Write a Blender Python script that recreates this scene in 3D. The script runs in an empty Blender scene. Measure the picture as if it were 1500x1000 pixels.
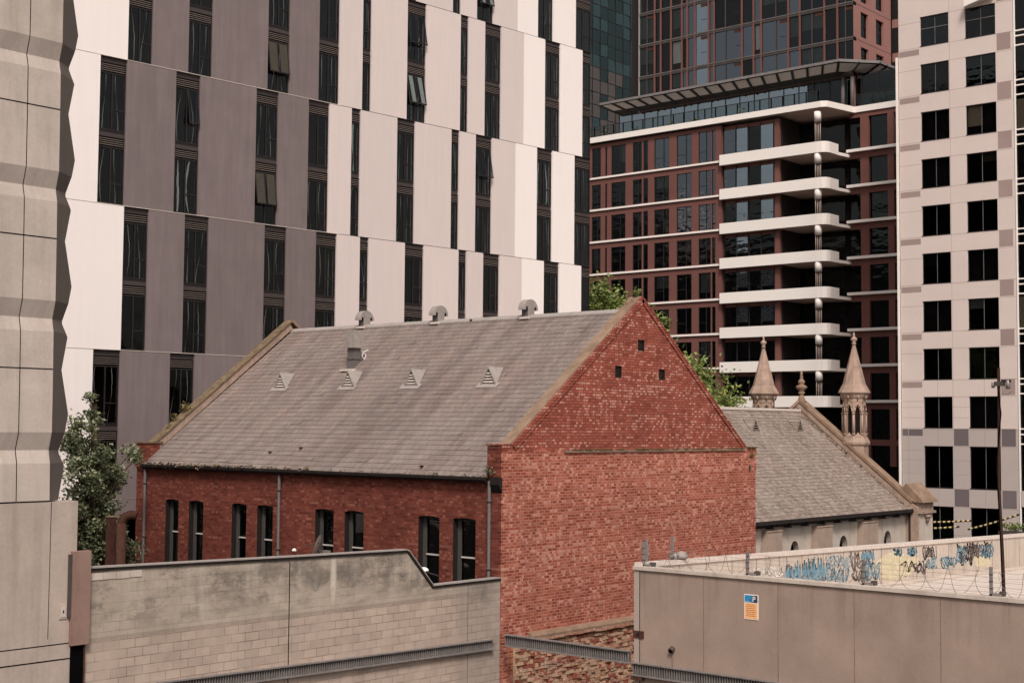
import bpy, bmesh, math, random
from mathutils import Vector, Matrix
from mathutils.geometry import tessellate_polygon
R = math.radians
random.seed(7)
scene = bpy.context.scene
# ------------------------------------------------------------------ camera
FPX = 2074.76                              # focal length in pixels of a 1500 px wide frame
def cam_axes():
    pi, ro, hd = R(3.4867), R(0.4492), R(40.888)
    cp, sp, cr, sr = math.cos(pi), math.sin(pi), math.cos(ro), math.sin(ro)
    F0 = Vector((math.cos(hd), math.sin(hd), 0)); R0 = Vector((math.sin(hd), -math.cos(hd), 0)); D0 = Vector((0, 0, -1))
    m = [(cr, -sr*cp, -sr*sp), (sr, cr*cp, cr*sp), (0, -sp, cp)]
    return [R0*r[0] + D0*r[1] + F0*r[2] for r in m]
RX, DN, FW = cam_axes()
def ray(px, py): return FW + RX*((px-750)/FPX) + DN*((py-500)/FPX)
d0 = ray(735, 655)
CAM = Vector((-40*d0.x, -40*d0.y, 11.0))
def on(px, py, ax, val):                   # where a sight line meets the plane  axis = val  (used to read sizes off the photo)
    d = ray(px, py); t = (val-CAM[ax])/d[ax]; return CAM + d*t
cam = bpy.data.cameras.new('camera'); camo = bpy.data.objects.new('camera', cam)
scene.collection.objects.link(camo); scene.camera = camo
up = -DN; bk = -FW
camo.matrix_world = Matrix(((RX.x, up.x, bk.x, CAM.x), (RX.y, up.y, bk.y, CAM.y), (RX.z, up.z, bk.z, CAM.z), (0, 0, 0, 1)))
cam.sensor_width = 36; cam.lens = FPX/1500*36; cam.clip_end = 3000; cam.clip_start = .5
# ------------------------------------------------------------------ light
SUN_DIR = Vector((-.66, -.70, 0)).normalized()     # horizontal direction towards the sun
SUN_EL = R(50)
w = bpy.data.worlds.new('World'); scene.world = w; w.use_nodes = True
wn = w.node_tree.nodes; wl = w.node_tree.links
sky = wn.new('ShaderNodeTexSky'); sky.sky_type = 'NISHITA'; sky.sun_disc = False
sky.sun_elevation = SUN_EL; sky.sun_rotation = math.atan2(SUN_DIR.x, SUN_DIR.y); sky.air_density = 1.5; sky.dust_density = 4; sky.ozone_density = 1
hs = wn.new('ShaderNodeHueSaturation'); hs.inputs['Saturation'].default_value = .25
tint = wn.new('ShaderNodeMix'); tint.data_type = 'RGBA'; tint.blend_type = 'MULTIPLY'; tint.inputs[0].default_value = 1
tint.inputs[7].default_value = (1.0, .95, .925, 1)
wl.new(sky.outputs[0], hs.inputs['Color']); wl.new(hs.outputs[0], tint.inputs[6])
bg = wn['Background']; wl.new(tint.outputs[2], bg.inputs[0]); bg.inputs[1].default_value = .088
sun = bpy.data.lights.new('sun', 'SUN'); suno = bpy.data.objects.new('sun', sun); scene.collection.objects.link(suno)
sun.energy = 2.1; sun.angle = R(14); sun.color = (1, .94, .88)
sd = Vector((SUN_DIR.x*math.cos(SUN_EL), SUN_DIR.y*math.cos(SUN_EL), math.sin(SUN_EL)))
suno.rotation_euler = sd.to_track_quat('Z', 'Y').to_euler()
vs = scene.view_settings; vs.view_transform = 'Standard'; vs.look = 'None'; vs.exposure = 0.50; vs.gamma = 1
# ------------------------------------------------------------------ materials
def S(r, g, b):
    f = lambda c: (c/255/12.92 if c/255 <= .04045 else ((c/255+.055)/1.055)**2.4)
    return (f(r), f(g), f(b), 1)
class NT:
    def __init__(s, name):
        s.m = bpy.data.materials.new(name); s.m.use_nodes = True; s.n = s.m.node_tree.nodes; s.l = s.m.node_tree.links
        s.b = s.n['Principled BSDF']; s.tc = s.n.new('ShaderNodeTexCoord'); s.obj = s.tc.outputs['Object']
        sp = s.n.new('ShaderNodeSeparateXYZ'); s.l.new(s.obj, sp.inputs[0]); s.x, s.y, s.z = sp.outputs
    def put(s, sock, v):
        if hasattr(v, 'links') or isinstance(v, bpy.types.NodeSocket): s.l.new(v, sock)
        else: sock.default_value = v
    def math(s, op, a, b=0, c=0):
        n = s.n.new('ShaderNodeMath'); n.operation = op
        s.put(n.inputs[0], a); s.put(n.inputs[1], b); s.put(n.inputs[2], c); return n.outputs[0]
    def comb(s, x, y, z=0):
        n = s.n.new('ShaderNodeCombineXYZ'); s.put(n.inputs[0], x); s.put(n.inputs[1], y); s.put(n.inputs[2], z); return n.outputs[0]
    def noise(s, vec, scale, detail=4, rough=.6, dist=0):
        n = s.n.new('ShaderNodeTexNoise'); s.put(n.inputs['Vector'], vec); n.inputs['Scale'].default_value = scale
        n.inputs['Detail'].default_value = detail; n.inputs['Roughness'].default_value = rough; n.inputs['Distortion'].default_value = dist
        return n.outputs['Fac']
    def ramp(s, fac, st, interp='LINEAR'):
        n = s.n.new('ShaderNodeValToRGB'); s.put(n.inputs[0], fac); e = n.color_ramp.elements; n.color_ramp.interpolation = interp
        while len(e) < len(st): e.new(1)
        for i, (p, c) in enumerate(st):
            e[i].position = p; e[i].color = c if isinstance(c, tuple) else (c, c, c, 1)
        return n.outputs[0]
    def mix(s, f, a, b, mode='MIX'):
        n = s.n.new('ShaderNodeMix'); n.data_type = 'RGBA'; n.blend_type = mode
        s.put(n.inputs[0], f); s.put(n.inputs[6], a); s.put(n.inputs[7], b); return n.outputs[2]
    def brick(s, vec, w, h, mort, off=.5, sq=1):
        n = s.n.new('ShaderNodeTexBrick'); s.put(n.inputs['Vector'], vec)
        n.inputs['Color1'].default_value = (0, 0, 0, 1); n.inputs['Color2'].default_value = (1, 1, 1, 1); n.inputs['Mortar'].default_value = (.5, .5, .5, 1)
        n.inputs['Scale'].default_value = 1; n.inputs['Mortar Size'].default_value = mort; n.inputs['Mortar Smooth'].default_value = .1
        n.inputs['Brick Width'].default_value = w; n.inputs['Row Height'].default_value = h; n.offset = off; n.squash = sq
        return n.outputs['Color'], n.outputs['Fac']
    def wall(s): return s.comb(s.math('ADD', s.x, s.y), s.z)
    def streak(s, sx=1.6, sz=.12, detail=5):   # vertical run-off streaks
        return s.noise(s.comb(s.math('MULTIPLY', s.math('ADD', s.x, s.y), sx), s.math('MULTIPLY', s.z, sz)), 1, detail, .65)
    def bump(s, h, dist=.01, st=1):
        n = s.n.new('ShaderNodeBump'); n.inputs['Distance'].default_value = dist; n.inputs['Strength'].default_value = st; s.put(n.inputs['Height'], h)
        s.l.new(n.outputs[0], s.b.inputs['Normal'])
    def out(s, col, rough=.85, spec=.3, metal=0):
        s.put(s.b.inputs['Base Color'], col); s.put(s.b.inputs['Roughness'], rough)
        s.b.inputs['Specular IOR Level'].default_value = spec; s.b.inputs['Metallic'].default_value = metal
        return s.m
def plain(name, col, rough=.7, spec=.3, metal=0, var=.12, scale=6, streak=0):
    n = NT(name)
    f = n.noise(n.obj, scale, 5, .65)
    c = n.mix(1, col, n.ramp(f, [(.3, 1-var), (.7, 1+var)]), 'MULTIPLY')
    if streak: c = n.mix(1, c, n.ramp(n.streak(), [(.35, 1-streak), (.6, 1+streak*.3)]), 'MULTIPLY')
    return n.out(c, rough, spec, metal)
def brick_mat(name, cols, mort, gain_lo, split=None, cols2=None, mort2=None, soot=.25):
    n = NT(name); v = n.wall()
    wob = n.noise(n.obj, 1.3, 2); 
    col, fac = n.brick(v, .24, .0862, .011)
    col2, _ = n.brick(v, .12, .0862, .0)
    sel = n.mix(.35, col, col2)
    c = n.ramp(sel, cols)
    if cols2:
        c2 = n.ramp(sel, cols2); t = n.ramp(n.math('ADD', n.z, n.math('MULTIPLY', wob, .25)), [(0, 0), (1, 1)])
        edge = n.math('GREATER_THAN', n.math('ADD', n.z, n.math('MULTIPLY', n.math('SUBTRACT', wob, .5), .5)), split)
        c = n.mix(edge, c2, c); mm = n.mix(edge, mort2, mort)
    else: mm = mort
    # odd pale headers, thicker in some courses than in others
    hcol, hfac = n.brick(v, .12, .0862, .008)
    rown = n.noise(n.comb(n.math('MULTIPLY', n.math('ADD', n.x, n.y), .22), n.math('MULTIPLY', n.math('FLOOR', n.math('DIVIDE', n.z, .0862)), 3.7)), 1.0, 1)
    pale = n.math('GREATER_THAN', n.math('ADD', hcol, n.math('MULTIPLY', rown, 1.8)), 1.86 if not cols2 else 1.72)
    c = n.mix(n.math('MULTIPLY', pale, n.math('ADD', .12, n.math('MULTIPLY', col2, .45))), c, S(206, 158, 142) if cols2 else S(150, 98, 84))
    c = n.mix(fac, c, mm)
    big = n.noise(n.obj, .55, 6, .7); sm = n.noise(n.comb(n.math('MULTIPLY', n.math('ADD', n.x, n.y), 1.1), n.math('MULTIPLY', n.z, 6)), 1, 4, .7)
    c = n.mix(1, c, n.ramp(big, [(.3, 1-soot), (.65, 1.08)]), 'MULTIPLY')
    c = n.mix(1, c, n.ramp(sm, [(.3, .86), (.7, 1.14)]), 'MULTIPLY')
    fine = n.noise(n.obj, 30, 3)
    c = n.mix(1, c, n.ramp(fine, [(.3, .85), (.7, 1.15)]), 'MULTIPLY')
    n.bump(n.math('SUBTRACT', n.math('MULTIPLY', fine, .3), fac), .012, .8)
    return n.out(c, .95, .12)
M = {}
M['brick_gable'] = brick_mat('gable_brick', [(0, S(124, 62, 50)), (.35, S(148, 78, 64)), (.62, S(154, 86, 71)), (1, S(166, 100, 84))], S(108, 62, 53), 0,
    10.33, [(0, S(116, 54, 44)), (.3, S(142, 72, 58)), (.5, S(156, 86, 70)), (.8, S(166, 100, 83)), (1, S(182, 126, 108))], S(176, 124, 106), .22)
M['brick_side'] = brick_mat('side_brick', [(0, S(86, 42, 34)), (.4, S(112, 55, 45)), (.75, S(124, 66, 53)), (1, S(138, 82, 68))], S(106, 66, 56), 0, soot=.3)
def slate_mat(name, cols, speck=0, row=.2417):
    n = NT(name)
    # down-slope distance is read off the height
    u = n.math('ADD', n.y, 0) if speck == 0 else n.x
    v = n.math('DIVIDE', n.math('SUBTRACT', n.z, 9.591), .14465/.2417) if speck == 0 else n.math('DIVIDE', n.math('SUBTRACT', n.z, 7.111), .1444/.234)
    col, fac = n.brick(n.comb(u, v), .26, row, .006)
    c = n.ramp(col, cols)
    c = n.mix(n.math('MULTIPLY', fac, .7), c, S(60, 50, 48))
    st = n.noise(n.comb(n.math('MULTIPLY', u, 1.5), n.math('MULTIPLY', n.z, .22)), 1, 6, .7)
    c = n.mix(1, c, n.ramp(st, [(.32, (.74, .69, .67, 1)), (.47, (.98, .96, .95, 1)), (.6, (1.16, 1.14, 1.13, 1))]), 'MULTIPLY')
    b = n.noise(n.obj, .5, 5, .7)
    c = n.mix(n.ramp(b, [(.4, 0), (.7, .45)]), c, n.mix(1, c, (1.12, .9, .88, 1), 'MULTIPLY'))
    if speck:
        s2 = n.noise(n.comb(n.math('MULTIPLY', u, 3.2), n.math('MULTIPLY', n.z, 14)), 1, 4, .7)
        c = n.mix(n.ramp(s2, [(.50, 0), (.60, .35), (.70, .75)]), c, S(184, 171, 154))
    fi = n.noise(n.obj, 14, 3)
    c = n.mix(1, c, n.ramp(fi, [(.3, .88), (.7, 1.1)]), 'MULTIPLY')
    n.bump(fi, .006, .4)
    return n.out(c, .62, .35)
M['slate'] = slate_mat('roof_slate', [(0, S(116, 106, 101)), (.5, S(122, 111, 105)), (1, S(129, 117, 110))])
M['slate_church'] = slate_mat('church_slate', [(0, S(112, 101, 94)), (.5, S(122, 111, 103)), (1, S(134, 122, 113))], 1, .234)
def concrete(name, col, stain=S(70, 62, 56), amt=.3, var=.1, scale=1.2, top=None):
    n = NT(name)
    a = n.noise(n.obj, scale, 8, .68); b = n.noise(n.obj, scale*.3, 3, .6, 1.5); f = n.noise(n.obj, 18, 4)
    c = n.mix(1, col, n.ramp(a, [(.3, 1-var), (.7, 1+var)]), 'MULTIPLY')
    c = n.mix(1, c, n.ramp(b, [(.35, 1-var*.8), (.65, 1+var*.6)]), 'MULTIPLY')
    c = n.mix(1, c, n.ramp(f, [(.3, .95), (.7, 1.05)]), 'MULTIPLY')
    st = n.ramp(n.streak(2.2, .16), [(.48, 0), (.7, 1)])
    if top is not None:
        fall = n.ramp(n.math('DIVIDE', n.math('SUBTRACT', top, n.z), 1.6), [(0, 1), (1, 0)])
        st = n.math('MULTIPLY', st, fall)
    c = n.mix(n.math('MULTIPLY', st, amt), c, stain)
    n.bump(f, .004, .5)
    return n.out(c, .88, .2)
M['precast'] = concrete('precast_concrete', S(184, 170, 160), S(96, 84, 74), amt=.25, var=.09)
M['precast_low'] = concrete('low_concrete', S(172, 156, 145), amt=.25, var=.08)
M['carpark'] = concrete('carpark_concrete', S(152, 132, 120), S(96, 78, 68), amt=.45, var=.12, scale=.9, top=7.35)
M['deck'] = concrete('deck_concrete', S(200, 187, 176), amt=.1, var=.06)
M['parapet'] = concrete('parapet_concrete', S(190, 176, 164), S(120, 100, 88), amt=.4, var=.08)
M['stone'] = concrete('weathered_sandstone', S(160, 136, 121), S(86, 72, 62), amt=.5, var=.16, scale=3)
M['buttress'] = concrete('buttress_stone', S(158, 138, 124), S(110, 90, 78), amt=.4, var=.1, scale=2)
M['stone_pale'] = concrete('pale_render', S(186, 173, 161), S(120, 104, 94), amt=.35, var=.07)
M['coping'] = concrete('stone_coping', S(136, 112, 94), S(80, 64, 52), amt=.4, var=.2, scale=3)
def blockwall():
    n = NT('blockwork'); v = n.wall()
    col, fac = n.brick(v, .40, .2, .007)
    c = n.mix(1, S(172, 154, 141), n.ramp(col, [(0, (.91, .90, .89, 1)), (.5, (1, 1, 1, 1)), (1, (1.07, 1.06, 1.05, 1))]), 'MULTIPLY')
    # the upper courses carry an old render coat that hides most joints
    up_ = n.math('GREATER_THAN', n.math('ADD', n.z, n.math('MULTIPLY', n.noise(n.obj, 1.5, 3), .12)), 6.52)
    rend = n.mix(1, S(166, 152, 138), n.ramp(col, [(0, .96), (1, 1.05)]), 'MULTIPLY')
    c = n.mix(n.math('MULTIPLY', up_, .8), c, rend)
    jm = n.math('MULTIPLY', fac, n.ramp(n.noise(n.obj, 1.4, 3), [(.35, .15), (.6, .95)]))
    jm = n.math('MULTIPLY', jm, n.math('SUBTRACT', 1, n.math('MULTIPLY', up_, .6)))
    c = n.mix(n.math('MULTIPLY', jm, .75), c, S(92, 74, 66))
    band = n.math('MULTIPLY', n.math('LESS_THAN', n.math('ABSOLUTE', n.math('SUBTRACT', n.z, 6.46)), .045), .35)
    c = n.mix(band, c, S(110, 96, 86))
    a = n.noise(n.obj, .9, 8, .7); b = n.noise(n.comb(n.math('MULTIPLY', n.x, 1), n.math('MULTIPLY', n.z, 1.7)), .75, 7, .75)
    c = n.mix(1, c, n.ramp(a, [(.3, .80), (.5, 1.0), (.7, 1.14)]), 'MULTIPLY')
    hi = n.ramp(n.math('SUBTRACT', n.z, 6.3), [(0, 0), (.75, 1)])
    gray = n.math('MULTIPLY', n.ramp(b, [(.48, 0), (.58, 1)]), hi)
    c = n.mix(n.math('MULTIPLY', gray, n.math('ADD', .45, n.math('MULTIPLY', col, .35))), c, S(98, 90, 84))
    def blob(cx, cz, rx, rz_):
        a1 = n.math('DIVIDE', n.math('SUBTRACT', n.x, cx), rx); a2 = n.math('DIVIDE', n.math('SUBTRACT', n.z, cz), rz_)
        q = n.math('ADD', n.math('MULTIPLY', a1, a1), n.math('MULTIPLY', a2, a2)); return n.ramp(q, [(0, 1), (1, 0)])
    rag = n.noise(n.comb(n.math('MULTIPLY', n.x, 2.4), n.math('MULTIPLY', n.z, 3.2)), 1.2, 8, .8)
    for (cx, cz, rx, rz_) in ((-3.6, 7.35, 1.4, .45), (-1.2, 7.45, 1.5, .5), (1.0, 7.35, 1.6, .6), (3.1, 7.0, 1.2, .5), (5.2, 6.5, .7, .6), (2.2, 7.6, 1.2, .3)):
        bl = n.math('MULTIPLY', blob(cx, cz, rx, rz_), n.ramp(rag, [(.4, .0), (.56, 1)]))
        c = n.mix(n.math('MULTIPLY', bl, .62), c, S(92, 84, 78))
    pd = n.math('MULTIPLY', blob(-.28, 7.3, .12, .75), n.ramp(rag, [(.35, .3), (.5, 1)])); c = n.mix(n.math('MULTIPLY', pd, .8), c, S(206, 194, 178))
    end = n.ramp(n.math('SUBTRACT', n.x, 4.1), [(0, 0), (.3, 1)])
    c = n.mix(n.math('MULTIPLY', end, .35), c, S(120, 112, 108))
    st = n.math('MULTIPLY', n.ramp(n.streak(3, .3), [(.5, 0), (.7, 1)]), hi)
    c = n.mix(n.math('MULTIPLY', st, .35), c, S(196, 186, 172))
    f = n.noise(n.obj, 22, 3)
    n.bump(n.math('SUBTRACT', n.math('MULTIPLY', f, .3), jm), .012, .7)
    return n.out(c, .93, .15)
M['block'] = blockwall()
def rubble():
    n = NT('eroded_rubble')
    a = n.noise(n.comb(n.math('MULTIPLY', n.x, 3.0), n.math('MULTIPLY', n.z, 4)), 1.6, 9, .8, .2); b = n.noise(n.obj, .8, 4)
    c = n.ramp(a, [(.25, S(110, 76, 64)), (.42, S(150, 112, 96)), (.55, S(180, 148, 128)), (.75, S(200, 172, 152))])
    c = n.mix(n.ramp(b, [(.45, 0), (.6, .65)]), c, n.mix(1, c, (.95, .68, .6, 1), 'MULTIPLY'))
    n.bump(a, .04, 1)
    return n.out(c, .97, .1)
M['rubble'] = rubble(); M['rubble_buff'] = plain('buff_stone', S(176, 146, 122), .95, .1, var=.3, scale=9); M['rubble_red'] = plain('broken_brick', S(138, 82, 68), .95, .1, var=.3, scale=9)
def panel(name, col, var=.05, st=.12):
    n = NT(name)
    info = n.n.new('ShaderNodeObjectInfo')
    c = n.mix(1, col, n.ramp(info.outputs['Random'], [(0, 1-var), (1, 1+var)]), 'MULTIPLY')
    sv = n.noise(n.comb(n.math('MULTIPLY', n.x, 4), n.math('MULTIPLY', n.z, .25)), 1, 6, .7)
    c = n.mix(1, c, n.ramp(sv, [(.3, 1-st), (.7, 1+st*.5)]), 'MULTIPLY')
    a = n.noise(n.obj, .7, 6, .7); c = n.mix(1, c, n.ramp(a, [(.3, 1-st*.6), (.7, 1+st*.4)]), 'MULTIPLY')
    return n.out(c, .75, .2)
M['p_white'] = panel('white_panel', S(238, 227, 222), .01, .03)
M['p_light'] = panel('pale_grey_panel', S(210, 195, 190), .035, .04)
M['p_dark'] = panel('dark_grey_panel', S(121, 108, 107), .06, .15)
M['beige'] = panel('beige_panel', S(214, 196, 188), .02, .05)
M['beige_grey'] = panel('greyer_panel', S(182, 168, 162), .02, .06)
M['mauve'] = panel('mauve_panel', S(160, 139, 133), .05, .10)
M['slategrey'] = panel('slate_grey_panel', S(112, 101, 101), .06, .08)
M['redclad'] = panel('oxide_red_cladding', S(116, 77, 70), .08, .08)
M['redclad_pale'] = panel('faded_red_cladding', S(150, 108, 100), .05, .06)
M['white'] = panel('white_render', S(240, 230, 222), .0, .03)
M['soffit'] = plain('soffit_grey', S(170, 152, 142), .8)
M['dark'] = plain('dark_interior', S(30, 26, 26), .9, .05)
M['black'] = plain('black_void', S(12, 11, 12), .95, .0)
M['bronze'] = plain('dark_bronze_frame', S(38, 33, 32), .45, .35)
M['spandrel'] = plain('spandrel_metal', S(66, 57, 55), .5, .3)
M['louvre'] = plain('louvre_blade', S(116, 103, 96), .5, .3)
M['gutter'] = plain('old_gutter', S(38, 32, 30), .7, .2, var=.3)
M['pipe'] = plain('painted_downpipe', S(84, 78, 77), .6, .3, streak=.15)
M['rust'] = plain('rusty_steel', S(78, 52, 44), .9, .1, var=.35)
M['galv'] = plain('galvanised_steel', S(132, 125, 122), .5, .4, .2, var=.15, streak=.2)
M['galv_dark'] = plain('grimy_steel', S(74, 66, 63), .6, .3, var=.2)
M['flash'] = plain('pale_flashing', S(204, 190, 180), .5, .3)
M['zinc'] = plain('painted_zinc', S(150, 140, 134), .6, .3, streak=.12)
M['zinc_dark'] = plain('dull_duct', S(100, 93, 91), .6, .3, streak=.12)
M['frame_grey'] = plain('grey_sash_paint', S(72, 68, 66), .7, .2)
M['frame_white'] = plain('white_sash_paint', S(186, 176, 170), .7, .2)
M['moss'] = plain('moss_and_lichen', S(92, 80, 54), .95, .05, var=.5, scale=9)
M['lichen'] = plain('lichened_stone', S(108, 92, 74), .95, .05, var=.45, scale=5)
M['bark'] = plain('bark', S(84, 70, 58), .95, .05, var=.3)
M['asphalt'] = plain('asphalt', S(68, 64, 62), .95, .1, var=.2, scale=1)
M['curtain'] = plain('pale_cloth_and_glint', S(214, 214, 210), .9, .05)  # cloth, also the ribbons standing in for reflections in the tower panes
M['white_and_glint'] = plain('bright_white_and_glint', S(225, 222, 218), .9, .05)  # white conduit, also painted reflection streaks in the tower windows
M['brown_blind_and_glint'] = plain('brown_blind_and_glint', S(150, 130, 112), .9, .05)  # blinds, also the beige reflection painted into open tower sashes
def glass(name, tint_, refl, ior=1.3, rough=.03, wav=.0, tcol=(.80, .82, .82, 1)):
    n = NT(name); n.n.remove(n.b)
    g = n.n.new('ShaderNodeBsdfGlossy'); g.inputs['Color'].default_value = tint_; g.inputs['Roughness'].default_value = rough
    t = n.n.new('ShaderNodeBsdfTransparent'); t.inputs['Color'].default_value = tcol
    fr = n.n.new('ShaderNodeFresnel'); fr.inputs['IOR'].default_value = ior
    f = n.math('ADD', n.math('MULTIPLY', fr.outputs[0], 1.0), refl)
    if wav:
        bp = n.n.new('ShaderNodeBump'); bp.inputs['Distance'].default_value = wav; bp.inputs['Strength'].default_value = 1
        n.l.new(n.noise(n.comb(n.math('MULTIPLY', n.math('ADD', n.x, n.y), .8), n.math('MULTIPLY', n.z, 1.4)), 1, 2, .5), bp.inputs['Height']); n.l.new(bp.outputs[0], g.inputs['Normal'])
    mx = n.n.new('ShaderNodeMixShader'); n.l.new(f, mx.inputs[0]); n.l.new(t.outputs[0], mx.inputs[1]); n.l.new(g.outputs[0], mx.inputs[2])
    n.l.new(mx.outputs[0], n.n['Material Output'].inputs[0]); return n.m
M['glass'] = glass('window_glass', (1, 1, 1, 1), .010, 1.18, wav=.01)
M['glass_blue'] = glass('blue_reflection_glass', (.54, .63, .72, 1), .20, 1.3, wav=.03, tcol=(.3, .3, .3, 1))  # blue of the mirrored sky put into the glass colour
M['glass_tint'] = glass('smoky_glass', (.62, .68, .70, 1), .035, 1.2, wav=.03, tcol=(.5, .52, .52, 1))
M['glass_teal'] = glass('teal_glass', (.40, .60, .60, 1), .18, 1.3, wav=.05, tcol=(.12, .2, .2, 1))
M['glass_dim'] = glass('dim_teal_glass', (.36, .50, .50, 1), .13, 1.3, wav=.05, tcol=(.08, .12, .12, 1))
M['glass_beige'] = glass('beige_reflection_glass', (.60, .5, .46, 1), .28, 1.3, wav=.05, tcol=(.1, .1, .1, 1))  # beige of a mirrored building put into the glass colour
M['rail_glass'] = glass('rail_glass', (.6, .7, .7, 1), .02, 1.2, tcol=(.78, .8, .8, 1))
M['glass_sky'] = glass('sky_reflection_glass', (.70, .84, .94, 1), .34, 1.3, wav=.02, tcol=(.3, .3, .3, 1))  # bright sky reflection put into the glass colour
def leaf(name, a, b, c):
    n = NT(name); g = n.n.new('ShaderNodeNewGeometry')
    col = n.ramp(g.outputs['Random Per Island'], [(0, a), (.5, b), (1, c)])
    col = n.mix(1, col, n.ramp(n.noise(n.obj, 1.2, 3), [(.3, .65), (.7, 1.3)]), 'MULTIPLY')
    n.out(col, .45, .4); n.b.inputs['Transmission Weight'].default_value = 0
    tr = n.n.new('ShaderNodeBsdfTranslucent'); n.l.new(col, tr.inputs[0]); mx = n.n.new('ShaderNodeMixShader'); mx.inputs[0].default_value = .3
    n.l.new(n.b.outputs[0], mx.inputs[1]); n.l.new(tr.outputs[0], mx.inputs[2]); n.l.new(mx.outputs[0], n.n['Material Output'].inputs[0]); return n.m
M['leaf_dark'] = leaf('grey_green_leaves', S(70, 76, 52), S(104, 110, 78), S(172, 174, 140))
M['leaf_light'] = leaf('fresh_green_leaves', S(84, 100, 48), S(120, 134, 66), S(176, 178, 112))
M['leaf_weed'] = leaf('yellowing_weeds', S(92, 90, 52), S(136, 126, 76), S(180, 156, 104))
# ------------------------------------------------------------------ mesh building
class MB:
    def __init__(s): s.v = []; s.f = []; s.mi = []; s.sm = []; s.mats = []
    def m(s, k):
        if k not in s.mats: s.mats.append(k)
        return s.mats.index(k)
    def face(s, pts, k, sm=False):
        b = len(s.v); s.v += [tuple(p) for p in pts]; s.f.append(list(range(b, b+len(pts)))); s.mi.append(s.m(k)); s.sm.append(sm)
    def box(s, x0, x1, y0, y1, z0, z1, k):
        if x0 > x1: x0, x1 = x1, x0
        if y0 > y1: y0, y1 = y1, y0
        if z0 > z1: z0, z1 = z1, z0
        b = len(s.v); s.v += [(x0, y0, z0), (x1, y0, z0), (x1, y1, z0), (x0, y1, z0), (x0, y0, z1), (x1, y0, z1), (x1, y1, z1), (x0, y1, z1)]
        for q in ((0, 3, 2, 1), (4, 5, 6, 7), (0, 1, 5, 4), (1, 2, 6, 5), (2, 3, 7, 6), (3, 0, 4, 7)):
            s.f.append([b+i for i in q]); s.mi.append(s.m(k)); s.sm.append(False)
        return s
    def prism(s, pts, axis, a, b, k):      # pts: 2-D outline in the two other axes, extruded from a to b
        def P(p, t):
            return {0: (t, p[0], p[1]), 1: (p[0], t, p[1]), 2: (p[0], p[1], t)}[axis]
        s.face([P(p, a) for p in pts], k); s.face([P(p, b) for p in reversed(pts)], k)
        for i in range(len(pts)):
            p, q = pts[i], pts[(i+1) % len(pts)]; s.face([P(p, a), P(p, b), P(q, b), P(q, a)], k)
        return s
    def rod(s, p0, p1, r0, k, r1=None, n=8, caps=True):
        r1 = r0 if r1 is None else r1; p0 = Vector(p0); p1 = Vector(p1); d = (p1-p0)
        if d.length < 1e-6: return s
        d.normalize(); u = d.orthogonal().normalized(); w_ = d.cross(u); b = len(s.v)
        for p, r in ((p0, r0), (p1, r1)):
            for i in range(n):
                a = 2*math.pi*i/n; s.v.append(tuple(p+u*(r*math.cos(a))+w_*(r*math.sin(a))))
        for i in range(n):
            j = (i+1) % n; s.f.append([b+i, b+j, b+n+j, b+n+i]); s.mi.append(s.m(k)); s.sm.append(True)
        if caps:
            s.f.append([b+i for i in reversed(range(n))]); s.mi.append(s.m(k)); s.sm.append(False)
            s.f.append([b+n+i for i in range(n)]); s.mi.append(s.m(k)); s.sm.append(False)
        return s
    def path(s, pts, r, k, n=6):
        for a, b in zip(pts[:-1], pts[1:]): s.rod(a, b, r, k, n=n, caps=False)
        return s
    def lathe(s, c, prof, k, n=16, smooth=True, rot=0):
        b = len(s.v)
        for r, z in prof:
            for i in range(n):
                a = rot+2*math.pi*i/n; s.v.append((c[0]+r*math.cos(a), c[1]+r*math.sin(a), z))
        for j in range(len(prof)-1):
            for i in range(n):
                i2 = (i+1) % n; s.f.append([b+j*n+i, b+j*n+i2, b+(j+1)*n+i2, b+(j+1)*n+i]); s.mi.append(s.m(k)); s.sm.append(smooth)
        s.f.append([b+i for i in reversed(range(n))]); s.mi.append(s.m(k)); s.sm.append(False)
        s.f.append([b+(len(prof)-1)*n+i for i in range(n)]); s.mi.append(s.m(k)); s.sm.append(False)
        return s
    def holed(s, outer, holes, fn, k, depth=None, rk=None):
        """flat wall with openings. fn(u, v, d) -> point, d = distance behind the face"""
        polys = [[Vector((u, v, 0)) for u, v in outer]] + [[Vector((u, v, 0)) for u, v in h] for h in holes]
        flat = [p for poly in polys for p in poly]
        for t in tessellate_polygon(polys): s.face([fn(flat[i].x, flat[i].y, 0) for i in t], k)
        if depth:
            for h in holes:
                for i in range(len(h)):
                    p, q = h[i], h[(i+1) % len(h)]
                    s.face([fn(p[0], p[1], 0), fn(q[0], q[1], 0), fn(q[0], q[1], depth), fn(p[0], p[1], depth)], rk or k)
        return s
def root_of(o):
    while o.parent: o = o.parent
    return o
def build(mb, name, parent=None, local=False, label=None, fix=False):
    me = bpy.data.meshes.new(name); vs_ = mb.v
    if parent is not None and not local:
        L = root_of(parent).location; vs_ = [(x-L.x, y-L.y, z-L.z) for x, y, z in mb.v]
    me.from_pydata(vs_, [], mb.f)
    for k in mb.mats: me.materials.append(M[k])
    me.polygons.foreach_set('material_index', mb.mi); me.polygons.foreach_set('use_smooth', mb.sm)
    if fix:
        bm = bmesh.new(); bm.from_mesh(me); bmesh.ops.recalc_face_normals(bm, faces=bm.faces); bm.to_mesh(me); bm.free()
    me.update()
    o = bpy.data.objects.new(name, me); scene.collection.objects.link(o)
    if parent is not None: o.parent = parent
    if label: o['label'] = label
    return o
def tag(o, label, cat, group=None, kind=None):
    o['label'] = label; o['category'] = cat
    if group: o['group'] = group
    if kind: o['kind'] = kind
    return o
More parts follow.
